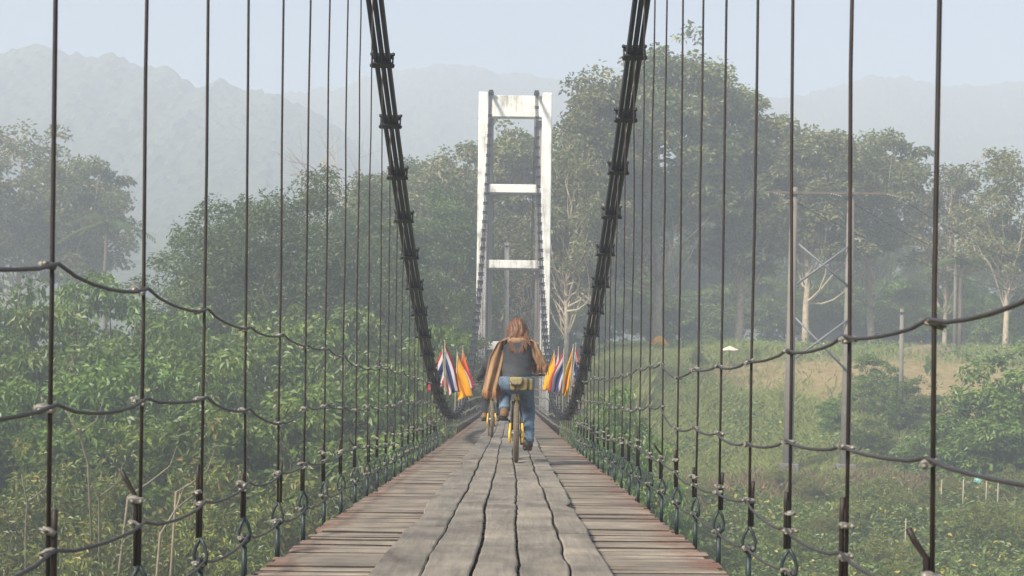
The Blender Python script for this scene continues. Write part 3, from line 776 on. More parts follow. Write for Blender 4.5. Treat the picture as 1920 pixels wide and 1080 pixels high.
tree_at(DENSE[1], 13.7, 'dense_tree', 'dark dense tree standing right beside the left tower leg', 835, 345, 76, 0.75, 2.2, 'trees left of the tower')
tree_at(DENSE[0], 14.0, 'dense_tree', 'large dark feathery tree with drooping sprays above the shrubs', 530, 285, 62, 1.05, 0.3, 'trees left of the tower')
tree_at(DENSE[1], 13.7, 'dense_tree', 'lower bushy tree on the hillside flank of the large feathery tree', 430, 372, 65, 0.85, 5.0, 'trees left of the tower')
tree_at(DENSE[0], 14.0, 'dense_tree', 'dark bushy tree just in front of the leafless one', 620, 355, 70, 0.85, 1.9, 'trees left of the tower')
tree_at(DENSE[1], 13.7, 'dense_tree', 'dark tree between the feathery tree and the black cable', 680, 335, 75, 0.95, 3.6, 'trees left of the tower')
tree_at(DENSE[0], 14.0, 'dense_tree', 'low dark tree behind the fluttering red and white flag', 760, 430, 60, 0.8, 2.6, 'trees left of the tower')
tree_at(PALE[0], 17.8, 'hazy_tree', 'tall misty tree with pale trunks before the hillside', 40, 222, 112, 1.0, 0.2, 'misty trees before the hillside')
tree_at(TEAK[2], 17.6, 'hazy_tree', 'misty tree with a rounded crown beside the palm', 150, 278, 108, 0.95, 1.5, 'misty trees before the hillside')
tree_at(PALE[1], 15.6, 'hazy_tree', 'misty tree at the edge of the hillside view', -70, 250, 104, 1.0, 1.5, 'misty trees before the hillside')
# wood behind
for i, (px, py, D) in enumerate([(1030, 330, 122), (1130, 300, 126), (1250, 280, 124), (1350, 330, 128), (1450, 350, 126), (1560, 370, 124), (1660, 380, 126), (1760, 420, 122), (1850, 420, 118), (1950, 400, 116), (900, 330, 120), (700, 400, 118), (590, 430, 115)]):
    tree_at(DENSE[i % 2], 13.9, 'dense_tree', 'shadowy tree of the dark wood behind the tall trees', px, py, D, 0.95, i * 1.3, 'dark wood behind the tall trees')
for i, (px, py, D) in enumerate([(1110, 520, 112), (1220, 500, 110), (1330, 520, 112), (1440, 500, 113), (1540, 520, 110), (1640, 505, 112), (1720, 520, 100), (1800, 500, 98), (1900, 520, 92), (1000, 560, 108), (880, 560, 100)]):
    tree_at(SHRUB[i % 3], (6, 6, 4.6)[i % 3], 'understory_shrub', 'dark understory shrub among the trunks on the far bank', px, py, D, 1.15, i * 2.1, 'understory on the far bank', 'shrub')

# leafless tree
def bare_tree(seed, H, n_=26):
    r = np.random.default_rng(seed); mb = MB()
    def grow(p, d, L, rad, lv):
        pts = [p]; q = p.copy(); dd = d.copy()
        for i in range(5):
            dd = dd + r.normal(size=3) * 0.13 + np.array([0, 0, 0.05]); dd /= np.linalg.norm(dd); q = q + dd * L / 5; pts.append(q.copy())
        mb.tube(pts, [rad * (1 - 0.7 * i / 5) for i in range(6)], 5 if lv < 2 else 3, False)
        if lv < 4:
            for k in range(4 if lv else 7):
                i = r.integers(2, 6); nd = dd + r.normal(size=3) * 0.55; nd[2] = abs(nd[2]) * 0.8 + 0.15; nd /= np.linalg.norm(nd)
                grow(pts[i].copy(), nd, L * r.uniform(0.42, 0.62), rad * 0.42, lv + 1)
    grow(np.array([0, 0, -.5]), np.array([0, 0, 1.0]), H * 0.55, H * 0.011, 0)
    return mb.mesh('branches', 'bark_pale')
BARE = bare_tree(5, 16)
x, y, zt = P(655, 185, 80); zg = float(ground_h(x, y))
t = thing('bare_tree', 'leafless pale tree rising behind the dark feathery tree', 'tree', (x, y, zg)); o = link('trunk', BARE, t); o.scale = (1.15,) * 3

# palms
def palm_meshes(seed):
    r = np.random.default_rng(seed); mb = MB()
    mb.tube([(0, 0, -.5), (0.15, 0, 2.5), (0.1, 0, 5), (0.25, 0, 7.6)], [0.2, .15, .13, .11], 8)
    fr = MB(); top = np.array([0.25, 0, 7.6])
    for k in range(13):
        a = k * 2.4 + r.uniform(-.2, .2); el = r.uniform(0.15, 1.2); L = r.uniform(2.4, 3.2)
        h = np.array([math.cos(a), math.sin(a), 0]); pts = []
        for i in range(9):
            t = i / 8; pts.append(top + h * L * (math.cos(el) * t + 0.25 * t * t) + np.array([0, 0, L * (math.sin(el) * t - 0.75 * t * t)]))
        fr.tube(pts, [0.03 * (1 - .8 * i / 8) for i in range(9)], 4, False)
        side = np.cross(h, [0, 0, 1])
        for i in range(1, 9):
            for sgn in (-1, 1):
                for j in range(3):
                    b = pts[i - 1] + (pts[i] - pts[i - 1]) * j / 3; l_ = 0.75 * (1 - 0.45 * abs(i / 8 - .4))
                    tip = b + side * sgn * l_ * .8 + h * 0.28 * l_ - np.array([0, 0, 0.45 * l_])
                    w = h * 0.045
                    fr.add([b - w, b + w, tip], [(0, 1, 2)])
    return mb.mesh('trunk', 'bark_brown'), fr
pm = palm_meshes(3); palm_cr = pm[1].mesh('crown', 'leaf_dense')
a = palm_cr.attributes.new('tint', 'FLOAT', 'POINT'); a.data.foreach_set('value', np.full(len(palm_cr.vertices), 0.6, np.float32))
for (px, py, D, lb) in ((195, 392, 100, 'misty palm with drooping fronds before the hillside'), (1800, 455, 92, 'palm half hidden among the trees on the far bank')):
    x, y, zt = P(px, py, D); zg = float(ground_h(x, y)); s = max(0.5, (zt - zg) / 8.6)
    t = thing('palm_tree', lb, 'palm', (x, y, zg), 0.7)
    link('trunk', pm[0], t).scale = (1, 1, s); link('crown', palm_cr, t, (0, 0, 7.6 * (s - 1)))

# shrubs on the near left bank
GL = 'leafy shrubs crowding the left bank'
LBL = 'leafy green shrub with drooping leaves crowding the bank left of the bridge'
r_ = random.Random(12); k = 0
rows = [(56, -260, 900, 165, [(-260, 500), (60, 500), (200, 492), (260, 530), (330, 560), (400, 545), (560, 530), (650, 545), (760, 575), (900, 610)], 1.0),
        (49, -200, 860, 165, [(-200, 560), (100, 560), (300, 580), (600, 590), (860, 640)], 1.0),
        (43, -200, 800, 170, [(-200, 640), (300, 650), (600, 660), (800, 700)], 1.0),
        (38.5, -150, 760, 175, [(-150, 760), (300, 745), (600, 740), (760, 760)], 1.05)]
for D, pa, pb, st, prof, ws in rows:
    px = pa
    while px < pb:
        p_ = px + r_.uniform(-35, 35); top = np.interp(p_, [a for a, _ in prof], [b for _, b in prof]) + r_.uniform(-18, 22)
        Dd = D + r_.uniform(-1.5, 1.5); x, y, zt = P(p_, top, Dd); zg = float(ground_h(x, y)); j = k % 3
        hh = (zt - zg); sz = hh / (6.1, 6.0, 4.7)[j]; wx = max(0.85, min(1.25, sz)) * ws
        if x < -2.6:
            place_tree(SHRUB[j], 'bank_shrub', LBL, x, y, (wx, wx, sz), r_.uniform(0, 6.28), GL, 'shrub', zg)
        k += 1; px += st * r_.uniform(0.8, 1.15)
# sapling beside the flags
tree_at(SHRUB[1], 6.0, 'sapling', 'bright green sapling rising alone beside the dark cable and flags', 812, 585, 48, 0.42, 1.0, None, 'shrub')
# weeds below
k = 0
for D, y_top, pa, pb, st in ((36, 850, -120, 640, 120), (34, 930, -100, 560, 115), (32, 1010, -100, 520, 115)):
    px = pa
    while px < pb:
        p_ = px + r_.uniform(-30, 30); x, y, zt = P(p_, y_top + r_.uniform(-45, 35), D + r_.uniform(-.8, .8)); zg = float(ground_h(x, y)); hh = max(1.2, zt - zg); s = hh / 3.1
        place_tree(WEED[k % 2], 'weed_bush', 'tangled yellow green weed bush with dry stems at the foot of the shrubs', x, y, (max(1, s * .8), max(1, s * .8), s), r_.uniform(0, 6.28), 'weed bushes at the foot of the shrubs', 'shrub', zg)
        k += 1; px += st
# taller weeds scattered over the garden plot
for i in range(22):
    x = r_.uniform(7, 22); y = r_.uniform(42, 57); zg = float(ground_h(x, y)); s = r_.uniform(.28, .6)
    place_tree(WEED[i % 2], 'garden_weed', 'knee high weedy clump in the garden plot below the double pole', x, y, (s * 1.2, s * 1.2, s), r_.uniform(0, 6.28), 'weedy clumps in the garden plot', 'shrub', zg)
# dry stems among the weeds
for i, (pxa, pya, pxb, pyb, D) in enumerate([(118, 770, 165, 880, 31.3), (172, 915, 186, 972, 31.0), (300, 1010, 345, 920, 30.6), (240, 940, 320, 880, 31.5), (40, 900, 48, 1010, 31), (330, 930, 370, 905, 31.2)]):
    a = Vector(P(pxa, pya, D)); b = Vector(P(pxb, pyb, D + 0.8))
    if a.z < b.z: a, b = b, a
    b2 = b + (b - a) * 0.5; mb = MB(); loc = Vector((b2.x, b2.y, float(ground_h(b2.x, b2.y))))
    pts = [loc - loc, (b - loc) * 1.0, (a + b) / 2 - loc + Vector((.08, 0, .03)), a - loc]
    mb.tube(pts, [.035, .03, .024, .012], 5); mb.tube([pts[2], pts[2] + Vector((.35, .1, .3)), pts[2] + Vector((.5, .1, .75))], [.018, .012, .006], 4)
    o = mb.build('dry_branch', 'bark_dry'); o.location = loc
    tag(o, 'pale dry branch standing in the weeds left of the bridge', 'branch', 'dry branches in the weeds')

# shrubs on the right bank
GRB = 'shrubs on the slope round the double pole'
for i, (px, py, D, w, lb) in enumerate([
        (1640, 645, 70, .95, 'tall leafy shrub on the slope behind the right hand pole of the pair'),
        (1560, 735, 67, .9, 'leafy shrub between the two linked poles'), (1700, 690, 68, .95, 'broad leafy shrub beside the lone thin pole'),
        (1630, 770, 64, .95, 'low broad shrub at the foot of the double pole'), (1760, 790, 62, 1.0, 'rounded shrub beside the dry grass patch'),
        (1860, 690, 60, 1.1, 'large shrub filling the slope above the garden stakes'), (1950, 600, 60, 1.2, 'tall dense shrub at the end of the garden'),
        (1530, 865, 59, .6, 'small low bush between the pole footings'), (1420, 645, 82, .5, 'small bush on the bare earth bank'), (1310, 640, 80, .6, 'green bush on the grassy bank near the white parasol'),
        (1740, 655, 78, .5, 'brownish bush on the bare slope beyond the lone pole')]):
    tree_at(SHRUB[i % 3], (6.1, 6.0, 4.7)[i % 3], 'slope_shrub', lb, px, py, D, 1.0 * w * (1.4 if py > 700 else 1.1), i * 1.7, GRB, 'shrub')
for i, (px, py, D, lb) in enumerate([(1150, 700, 46, 'dark green bush rising close behind the right hand railing'), (1195, 770, 42, 'lower dark bush right under the railing'), (1090, 760, 52, 'dark bush near the right hand flags')]):
    tree_at(SHRUB[(i + 1) % 3], (6.0, 4.7, 6.1)[i % 3], 'railing_shrub', lb, px, py, D, 0.62, i * 2.3, 'shrubs by the right railing', 'shrub')

# grass and ground cover (uncountable)
def scatter_blades(name, label, n_, region, h, w, mat, seed, dens=None, tint=0.5, lean=0.25):
    r = np.random.default_rng(seed); (x0, x1, y0, y1) = region
    x = r.uniform(x0, x1, n_ * 3); y = r.uniform(y0, y1, n_ * 3)
    keep = r.random(n_ * 3) < (dens(x, y) if dens else 0.34); x = x[keep][:n_]; y = y[keep][:n_]; m = len(x)
    z = ground_h(x, y); hh = h * r.uniform(0.5, 1.3, m) * (0.6 + 0.8 * fbm(x * .35, y * .35, seed))
    a = r.uniform(0, 6.28, m); sx = np.cos(a) * w / 2; sy = np.sin(a) * w / 2
    lx = r.normal(size=m) * lean * hh; ly = r.normal(size=m) * lean * hh
    v = np.stack([np.stack([x - sx, y - sy, z - .05], -1), np.stack([x + sx, y + sy, z - .05], -1), np.stack([x + sx * .7 + lx * .4, y + sy * .7 + ly * .4, z + hh * .6], -1), np.stack([x + lx, y + ly, z + hh], -1)], 1).reshape(-1, 3)
    t = np.repeat(np.clip(r.normal(tint, .2, m) + (fbm(x * .2, y * .2, seed + 3) - .5) * .5, 0, 0.9), 4)
    return tag(link(name, np_mesh(name, v, np.arange(m * 4).reshape(-1, 4), mat, t)), label, name.replace('_', ' ').split()[-1], None, 'stuff')
def scatter_leaves(name, label, n_, region, h, size, mat, seed, dens=None, dry=0.03, tint=0.45):
    r = np.random.default_rng(seed); (x0, x1, y0, y1) = region
    x = r.uniform(x0, x1, n_ * 3); y = r.uniform(y0, y1, n_ * 3)
    keep = r.random(n_ * 3) < (dens(x, y) if dens else 0.34); x = x[keep][:n_]; y = y[keep][:n_]; m = len(x)
    lump = fbm(x * .55, y * .55, seed + 2)
    z = ground_h(x, y) + np.abs(r.normal(size=m)) * h * 0.5 + np.clip(lump - .3, 0, 1) * h * 2.2
    v, q, t = leaf_cards(np.stack([x, y, z], -1), size, 0.55, 0.15, r, None, tint, 0.2, dry)
    return tag(link(name, np_mesh(name, v, q, mat, t)), label, 'ground cover', None, 'stuff')
def bare(x, y): return np.clip(1 - soil_amount(x, y) * 1.5 + (fbm(x * .5, y * .5, 90) - .45) * 1.2, 0.03, 1) 
scatter_blades('meadow_grass', 'tall pale green grass on the slope right of the bridge', 170000, (2.5, 20, 52, 84), 0.38, 0.026, 'grass_pale', 51, lambda x, y: bare(x, y) * np.clip((19 - x) / 6, 0.05, 1) * 0.5, 0.5, 0.5)
scatter_blades('bank_grass', 'thin grass over the earthen far bank', 60000, (-8, 42, 68, 100), 0.4, 0.03, 'grass_pale', 52, lambda x, y: bare(x, y) * 0.4)
scatter_blades('dry_grass', 'dry brown grass patches around the pole footings', 17000, (4, 26, 50, 62), 0.7, 0.03, 'grass_dry', 53,
               lambda x, y: 0.9 * (np.exp(-(((x - 17.2) / 2.4) ** 2 + ((y - 57.5) / 2.4) ** 2)) + 0.55 * np.exp(-(((x - 10.3) / 2.2) ** 2 + ((y - 56.5) / 1.8) ** 2)) + 0.35 * np.exp(-(((x - 6) / 1.5) ** 2 + ((y - 55) / 2) ** 2))), 0.5, 0.35)
scatter_leaves('garden_vine', 'low vine and bean plants carpeting the garden plot on the right', 95000, (3, 32, 33, 58), 0.5, 0.17, 'leaf_vine', 54, lambda x, y: 0.15 + 0.5 * fbm(x * .3, y * .3, 9), 0.05)
scatter_leaves('slope_weeds', 'low mixed weeds among the grass of the right slope', 22000, (2.5, 30, 52, 90), 0.45, 0.2, 'leaf_vine', 58, lambda x, y: bare(x, y) * np.clip(fbm(x * .45, y * .45, 71) * 2.4 - 0.85, 0, 0.8), 0.01)
scatter_leaves('bank_undergrowth', 'mixed low undergrowth covering the left bank', 60000, (-32, -2, 28, 58), 0.6, 0.2, 'leaf_weed', 55, None, 0.06)
scatter_blades('reed_grass', 'long grass blades at the foot of the left bank', 16000, (-20, -3, 27, 35), 1.2, 0.035, 'grass_pale', 56)
scatter_blades('pale_reed', 'bright tall grass growing beside the tower foot', 16000, (1.5, 6.5, 69, 78), 1.3, 0.03, 'grass_pale', 57, None, 0.7)

# ------------------------------------------------------------------ double utility pole and other things on the bank
x0, y0, _ = P(1476, 890, 60); x1, _, _ = P(1583, 885, 60)
zg = -4.35
hp = thing('double_utility_pole', 'pair of linked concrete poles with crossed braces and a long cross arm', 'utility pole', (x0, 60, zg))
def hl_(p): return (p[0] - x0, p[1] - 60, p[2] - zg)
for xb, xt_ in ((P(1477, 885, 60)[0], P(1490, 330, 60)[0]), (P(1584, 885, 60)[0], P(1597, 330, 60)[0])):
    mb = MB(); zt = P(0, 345, 60)[2]
    mb.tube([hl_((xb, 60, zg - .5)), hl_((xt_ - 0.02, 60, zt))], [0.235, 0.15], 4 + 4); mb.build('pole', 'pole_concrete', hp)
    mb = MB(); mb.box(hl_((xb, 60, zg + 0.15)), (0.8, 0.8, 1.1)); o = mb.build('footing', 'footing_concrete', hp)
    bv = o.modifiers.new('bevel', 'BEVEL'); bv.width = 0.04; bv.segments = 2
for a, b in (((1492, 527), (1592, 453)), ((1497, 453), (1592, 532)), ((1490, 665), (1588, 592)), ((1490, 590), (1588, 690))):
    mb = MB(); mb.tube([hl_(Vector(P(a[0], a[1], 60)) + Vector((0, -.2, 0))), hl_(Vector(P(b[0], b[1], 60)) + Vector((0, -.2, 0)))], 0.05, 4); mb.build('brace', 'galv_brace', hp)
za = P(0, 356, 60)[2]; xa, xb = P(1440, 353, 60)[0], P(1672, 360, 60)[0]
mb = MB(); mb.box(hl_(((xa + xb) / 2, 59.8, za)), (xb - xa, 0.10, 0.10)); arm = mb.build('cross_arm', 'bark_brown', hp)
for px in (1444, 1550, 1655):
    x = P(px, 356, 60)[0]; mb = MB()
    for j in range(5): mb.tube([hl_((x + .12 + j * .09, 59.7 - j * .05, za - .05 - j * .03)), hl_((x + .17 + j * .09, 59.67 - j * .05, za - .065 - j * .03))], 0.055, 7)
    mb.build('insulator', 'galvanised', arm)
for px, dx in ((1450, 26), (1556, 26), (1662, 26)):
    a = Vector(P(px, 358, 60)); pts = []
    for i in range(17):
        t = i / 16; pts.append(Vector((a.x + .5 + dx * t, 59.5 + 34 * t, a.z - .2 - 2.2 * t - 3.0 * 4 * t * (1 - t) * .35)))
    mb = MB(); mb.tube([p - pts[0] for p in pts], 0.016, 4); o = mb.build('power_line', 'rope_steel'); o.location = pts[0]
    tag(o, 'thin power line running from the long cross arm towards the wood', 'power line', 'power lines from the double pole')
def single_pole(px, ptop, pbot, D, r0, r1, mat, lb):
    x, y, zb = P(px, pbot, D); xt, _, zt = P(px + 0.012 * (pbot - ptop), ptop, D); zb = min(zb, float(ground_h(x, y)) - .2)
    t = thing('utility_pole', lb, 'utility pole', (x, y, zb)); mb = MB(); mb.tube([(0, 0, 0), (0, 0, zt - zb)], [r0, r1], 8); mb.build('pole', mat, t)
    mb = MB(); mb.box((0, -r1 * 1.2, zt - zb - .2), (.3, .06, .06)); mb.build('bracket', 'steel_dark', t)
    return t
single_pole(1689, 570, 765, 68, .12, .10, 'pole_concrete', 'lone thin concrete pole among the slope shrubs')
single_pole(1790, 430, 640, 92, .13, .10, 'pole_concrete', 'faint far pole before the dark wood')
single_pole(948, 455, 660, 77, .17, .13, 'pale_concrete', 'pale pole standing behind the tower, seen through its frame')
# red building beyond the tower
x, y, _ = P(930, 640, 92); b = thing('red_building', 'maroon walled building seen through the tower frame', 'building', (x, y, -2.1))
mb = MB(); mb.box((0, 2, 2.9), (3.6, 4, 6.4)); mb.build('wall', 'maroon_wall', b)
mb = MB(); mb.box((0, 2, 6.2), (4.4, 4.8, 0.18)); mb.box((0, 2, 6.45), (3.2, 3.6, .32)); mb.build('roof', 'shed_roof', b)
mb = MB(); mb.box((0.9, -.03, 1.5), (.9, .08, 2.4)); mb.build('door', 'shed_wall', b)
# dark sheds behind the bank
for px, D, wd, hh, lb in ((1650, 99, 8, 1.0, 'long low dark shed under the trees behind the double pole'), (1800, 100, 6, 0.9, 'low dark shed half hidden behind the earth bank')):
    x, y, _ = P(px, 640, D); zg = float(ground_h(x, y)); s_ = thing('shed', lb, 'shed', (x, y, zg - .2))
    mb = MB(); mb.box((0, 1.5, hh / 2), (wd, 3, hh)); mb.build('wall', 'shed_wall', s_)
    mb = MB(); mb.add([(-wd / 2 - .4, -.5, hh - .15), (wd / 2 + .4, -.5, hh - .15), (wd / 2 + .4, 1.5, hh + .75), (-wd / 2 - .4, 1.5, hh + .75), (wd / 2 + .4, 3.5, hh - .15), (-wd / 2 - .4, 3.5, hh - .15),
                      (-wd / 2 - .4, -.5, hh - .25), (wd / 2 + .4, -.5, hh - .25), (wd / 2 + .4, 3.5, hh - .25), (-wd / 2 - .4, 3.5, hh - .25)],
                     [(0, 1, 2, 3), (3, 2, 4, 5), (0, 6, 7, 1), (5, 4, 8, 9), (6, 9, 8, 7), (0, 3, 5, 9, 6), (1, 7, 8, 4, 2)]); mb.build('roof', 'shed_roof', s_)
    for dx in (-wd / 3, 0, wd / 3):
        mb = MB(); mb.tube([(dx, -.4, 0), (dx, -.4, hh - .25)], .06, 6); mb.build('post', 'shed_wall', s_)
# parasol
x, y, zt = P(1367, 655, 80); zg = float(ground_h(x, y)); pz = thing('parasol', 'cream sun parasol on a short pole on the bank', 'parasol', (x, y, zg))
hgt = max(1.2, zt - zg)
mb = MB(); mb.tube([(0, 0, -.1), (.05, 0, hgt)], .03, 6); mb.build('pole', 'bark_dry', pz)
mb = MB(); vs = [(0.05, 0, hgt + .05)] + [(0.05 + .55 * math.cos(a * math.pi / 5), .55 * math.sin(a * math.pi / 5), hgt - .2 + (.03 if a % 2 else 0)) for a in range(10)]
vs += [(v[0], v[1], v[2] - .03) for v in vs]
mb.add(vs, [(0, 1 + k, 1 + (k + 1) % 10) for k in range(10)] + [(11, 12 + (k + 1) % 10, 12 + k) for k in range(10)] + [(1 + k, 12 + k, 12 + (k + 1) % 10, 1 + (k + 1) % 10) for k in range(10)]); mb.build('canopy', 'cream_canvas', pz)
x, y, z = P(1236, 626, 87); mb = MB(); mb.ellipsoid((0, 0, .35), (.5, .4, .55), 12, 8); mb.ellipsoid((.3, -.1, .2), (.4, .3, .35), 10, 7); o = mb.build('orange_tarp', 'cloth_yellow'); o.location = (x, y, float(ground_h(x, y)))
tag(o, 'small heap under an orange tarp at the foot of the tall trees', 'tarp')
# garden stakes and a scrap of plastic
for px, pt, pb in ((1764, 885, 925), (1805, 875, 912), (1870, 885, 915), (1848, 890, 922), (1697, 925, 945)):
    D = 52 if pb < 940 else 46; x, y, z1_ = P(px, pt, D); zg = float(ground_h(x, y)); mb = MB(); h_ = min(1.5, max(.9, z1_ - zg))
    mb.tube([(0, 0, -.2), (.04, 0, h_)], [.022, .018], 6); o = mb.build('garden_stake', 'bamboo_stake'); o.location = (x, y, zg)
    tag(o, 'pale stake pushed upright into the garden plot', 'stake', 'stakes in the garden plot')
x, y, z = P(1836, 856, 57); mb = MB(); mb.ellipsoid((0, 0, .25), (.22, .18, .28), 8, 6); mb.add([(-.1, -.05, .45), (.1, .05, .45), (.02, 0, .75)], [(0, 1, 2)]); o = mb.build('plastic_bag', 'plastic_teal'); o.location = (x, y, float(ground_h(x, y)) + .4)
tag(o, 'teal plastic bag caught on the plants by the garden', 'bag')
# earth mound on the bank
x, y, z = P(1740, 628, 86); mb = MB(); mb.ellipsoid((0, 0, -.2), (2.2, 1.6, .9), 20, 10); o = mb.build('earth_mound', 'soil_mound'); o.location = (x, y, float(ground_h(x, y)))
tag(o, 'rounded bare earth mound at the top of the bank', 'mound')

# ------------------------------------------------------------------ flags
def flag(px_top, py_top, D, length, kind, lean, hang, seed, lb, sx):
    xt, y, zt = P(px_top, py_top, D)
    base = Vector((sx * (HX + 0.03), D, deck_z(D) + 0.12)); top = Vector((xt, D, zt))
    t = thing('flag', lb, 'flag', base, 0, 'flags tied along the railings')
    top = top - base
    mb = MB(); mb.tube([(0, 0, -0.1), top * 1.0], [0.008, 0.006], 6); pole = mb.build('pole', 'bamboo_stake', t)
    m2 = MB(); m2.ellipsoid(top, (.011, .011, .022), 6, 5); m2.build('finial', 'bamboo_stake', pole)
    r = random.Random(seed); nu, nv = 22, 15; vs = []; fs = []; mis = []
    dirp = -top.normalized(); hoist = length * 0.66
    for i in range(nu + 1):
        u = i / nu
        for j in range(nv + 1):
            v = j / nv
            p = top + dirp * (0.03 + hoist * v)
            # cloth falls from the hoist: gathers beside the pole as u grows
            fall = u * length * (1.12 - 0.30 * v)
            out_ = (0.08 + 0.26 * math.sin(min(1, u * 1.4) * math.pi * .5)) * hang * (1 - 0.35 * v * u)
            fold = math.sin(v * 9 + u * 2.5 + seed) * 0.07 * u ** .6 + math.sin(v * 17 + u * 3 + seed * 2) * .03 * u + math.sin(v * 5 - u * 6 + seed) * .025 * u
            p = p + Vector((out_ * (0.35 + 1.2 * (1 - v)) * (u ** .5), fold + 0.02, -fall * 0.80 * (1 - v * 0.5)))
            p.x += math.sin(u * 5 + v * 3 + seed) * 0.02 * u
            vs.append(p)
    for i in range(nu):
        for j in range(nv):
            fs.append((i * (nv + 1) + j, (i + 1) * (nv + 1) + j, (i + 1) * (nv + 1) + j + 1, i * (nv + 1) + j + 1))
            f = (j + .5) / nv
            mis.append((0 if f < 1 / 6 or f > 5 / 6 else (1 if f < 1 / 3 or f > 2 / 3 else 2)) if kind == 'tri' else 0)
    mb = MB(); mb.add(vs, fs, 0, True); mb.mi = mis
    mats = ['cloth_red', 'cloth_white', 'cloth_blue'] if kind == 'tri' else ['cloth_' + kind]
    o = mb.build('cloth', mats, t); so = o.modifiers.new('thick', 'SOLIDIFY'); so.thickness = 0.003
TR = 'tri'
flag(834, 641, 26.0, 1.0, TR, 0, 0.55, 1, 'striped red, white and blue flag, first of the left railing bunch', -1)
flag(829, 652, 26.6, 0.9, TR, 0, -0.5, 7, 'striped flag pressed against the black cable at the left railing', -1)
flag(858, 664, 29.0, 0.95, 'yellow', 0, 0.6, 2, 'plain yellow flag hanging lowest at the left railing', -1)
flag(857, 660, 30.0, 0.85, TR, 0, 0.7, 3, 'striped flag half hidden behind the yellow one', -1)
flag(868, 650, 31.0, 0.9, 'orange', 0, 0.3, 4, 'plain orange flag at the left railing beside the tower', -1)
flag(874, 672, 32.0, 0.8, TR, 0, 0.35, 5, 'striped flag behind the orange flag at the left railing', -1)
flag(1039, 657, 32.0, 0.95, 'yellow', 0, -0.45, 6, 'slender yellow flag nearest the tower at the right railing', 1)
flag(1047, 650, 31.0, 0.9, TR, 0, -0.2, 8, 'striped flag second from the tower at the right railing', 1)
flag(1057, 655, 29.5, 0.95, TR, 0, -0.6, 9, 'striped flag in the middle of the right railing bunch', 1)
flag(1075, 646, 27.5, 1.05, 'yellow', 0, -0.4, 10, 'broad yellow flag hanging before the striped ones on the right', 1)
flag(1080, 643, 27.0, 1.0, TR, 0, 0.3, 11, 'striped flag tied right against the black cable on the right', 1)
flag(1087, 700, 26.0, 0.7, TR, 0, 0.1, 12, 'short striped flag hanging below the cable outside the right railing', 1)

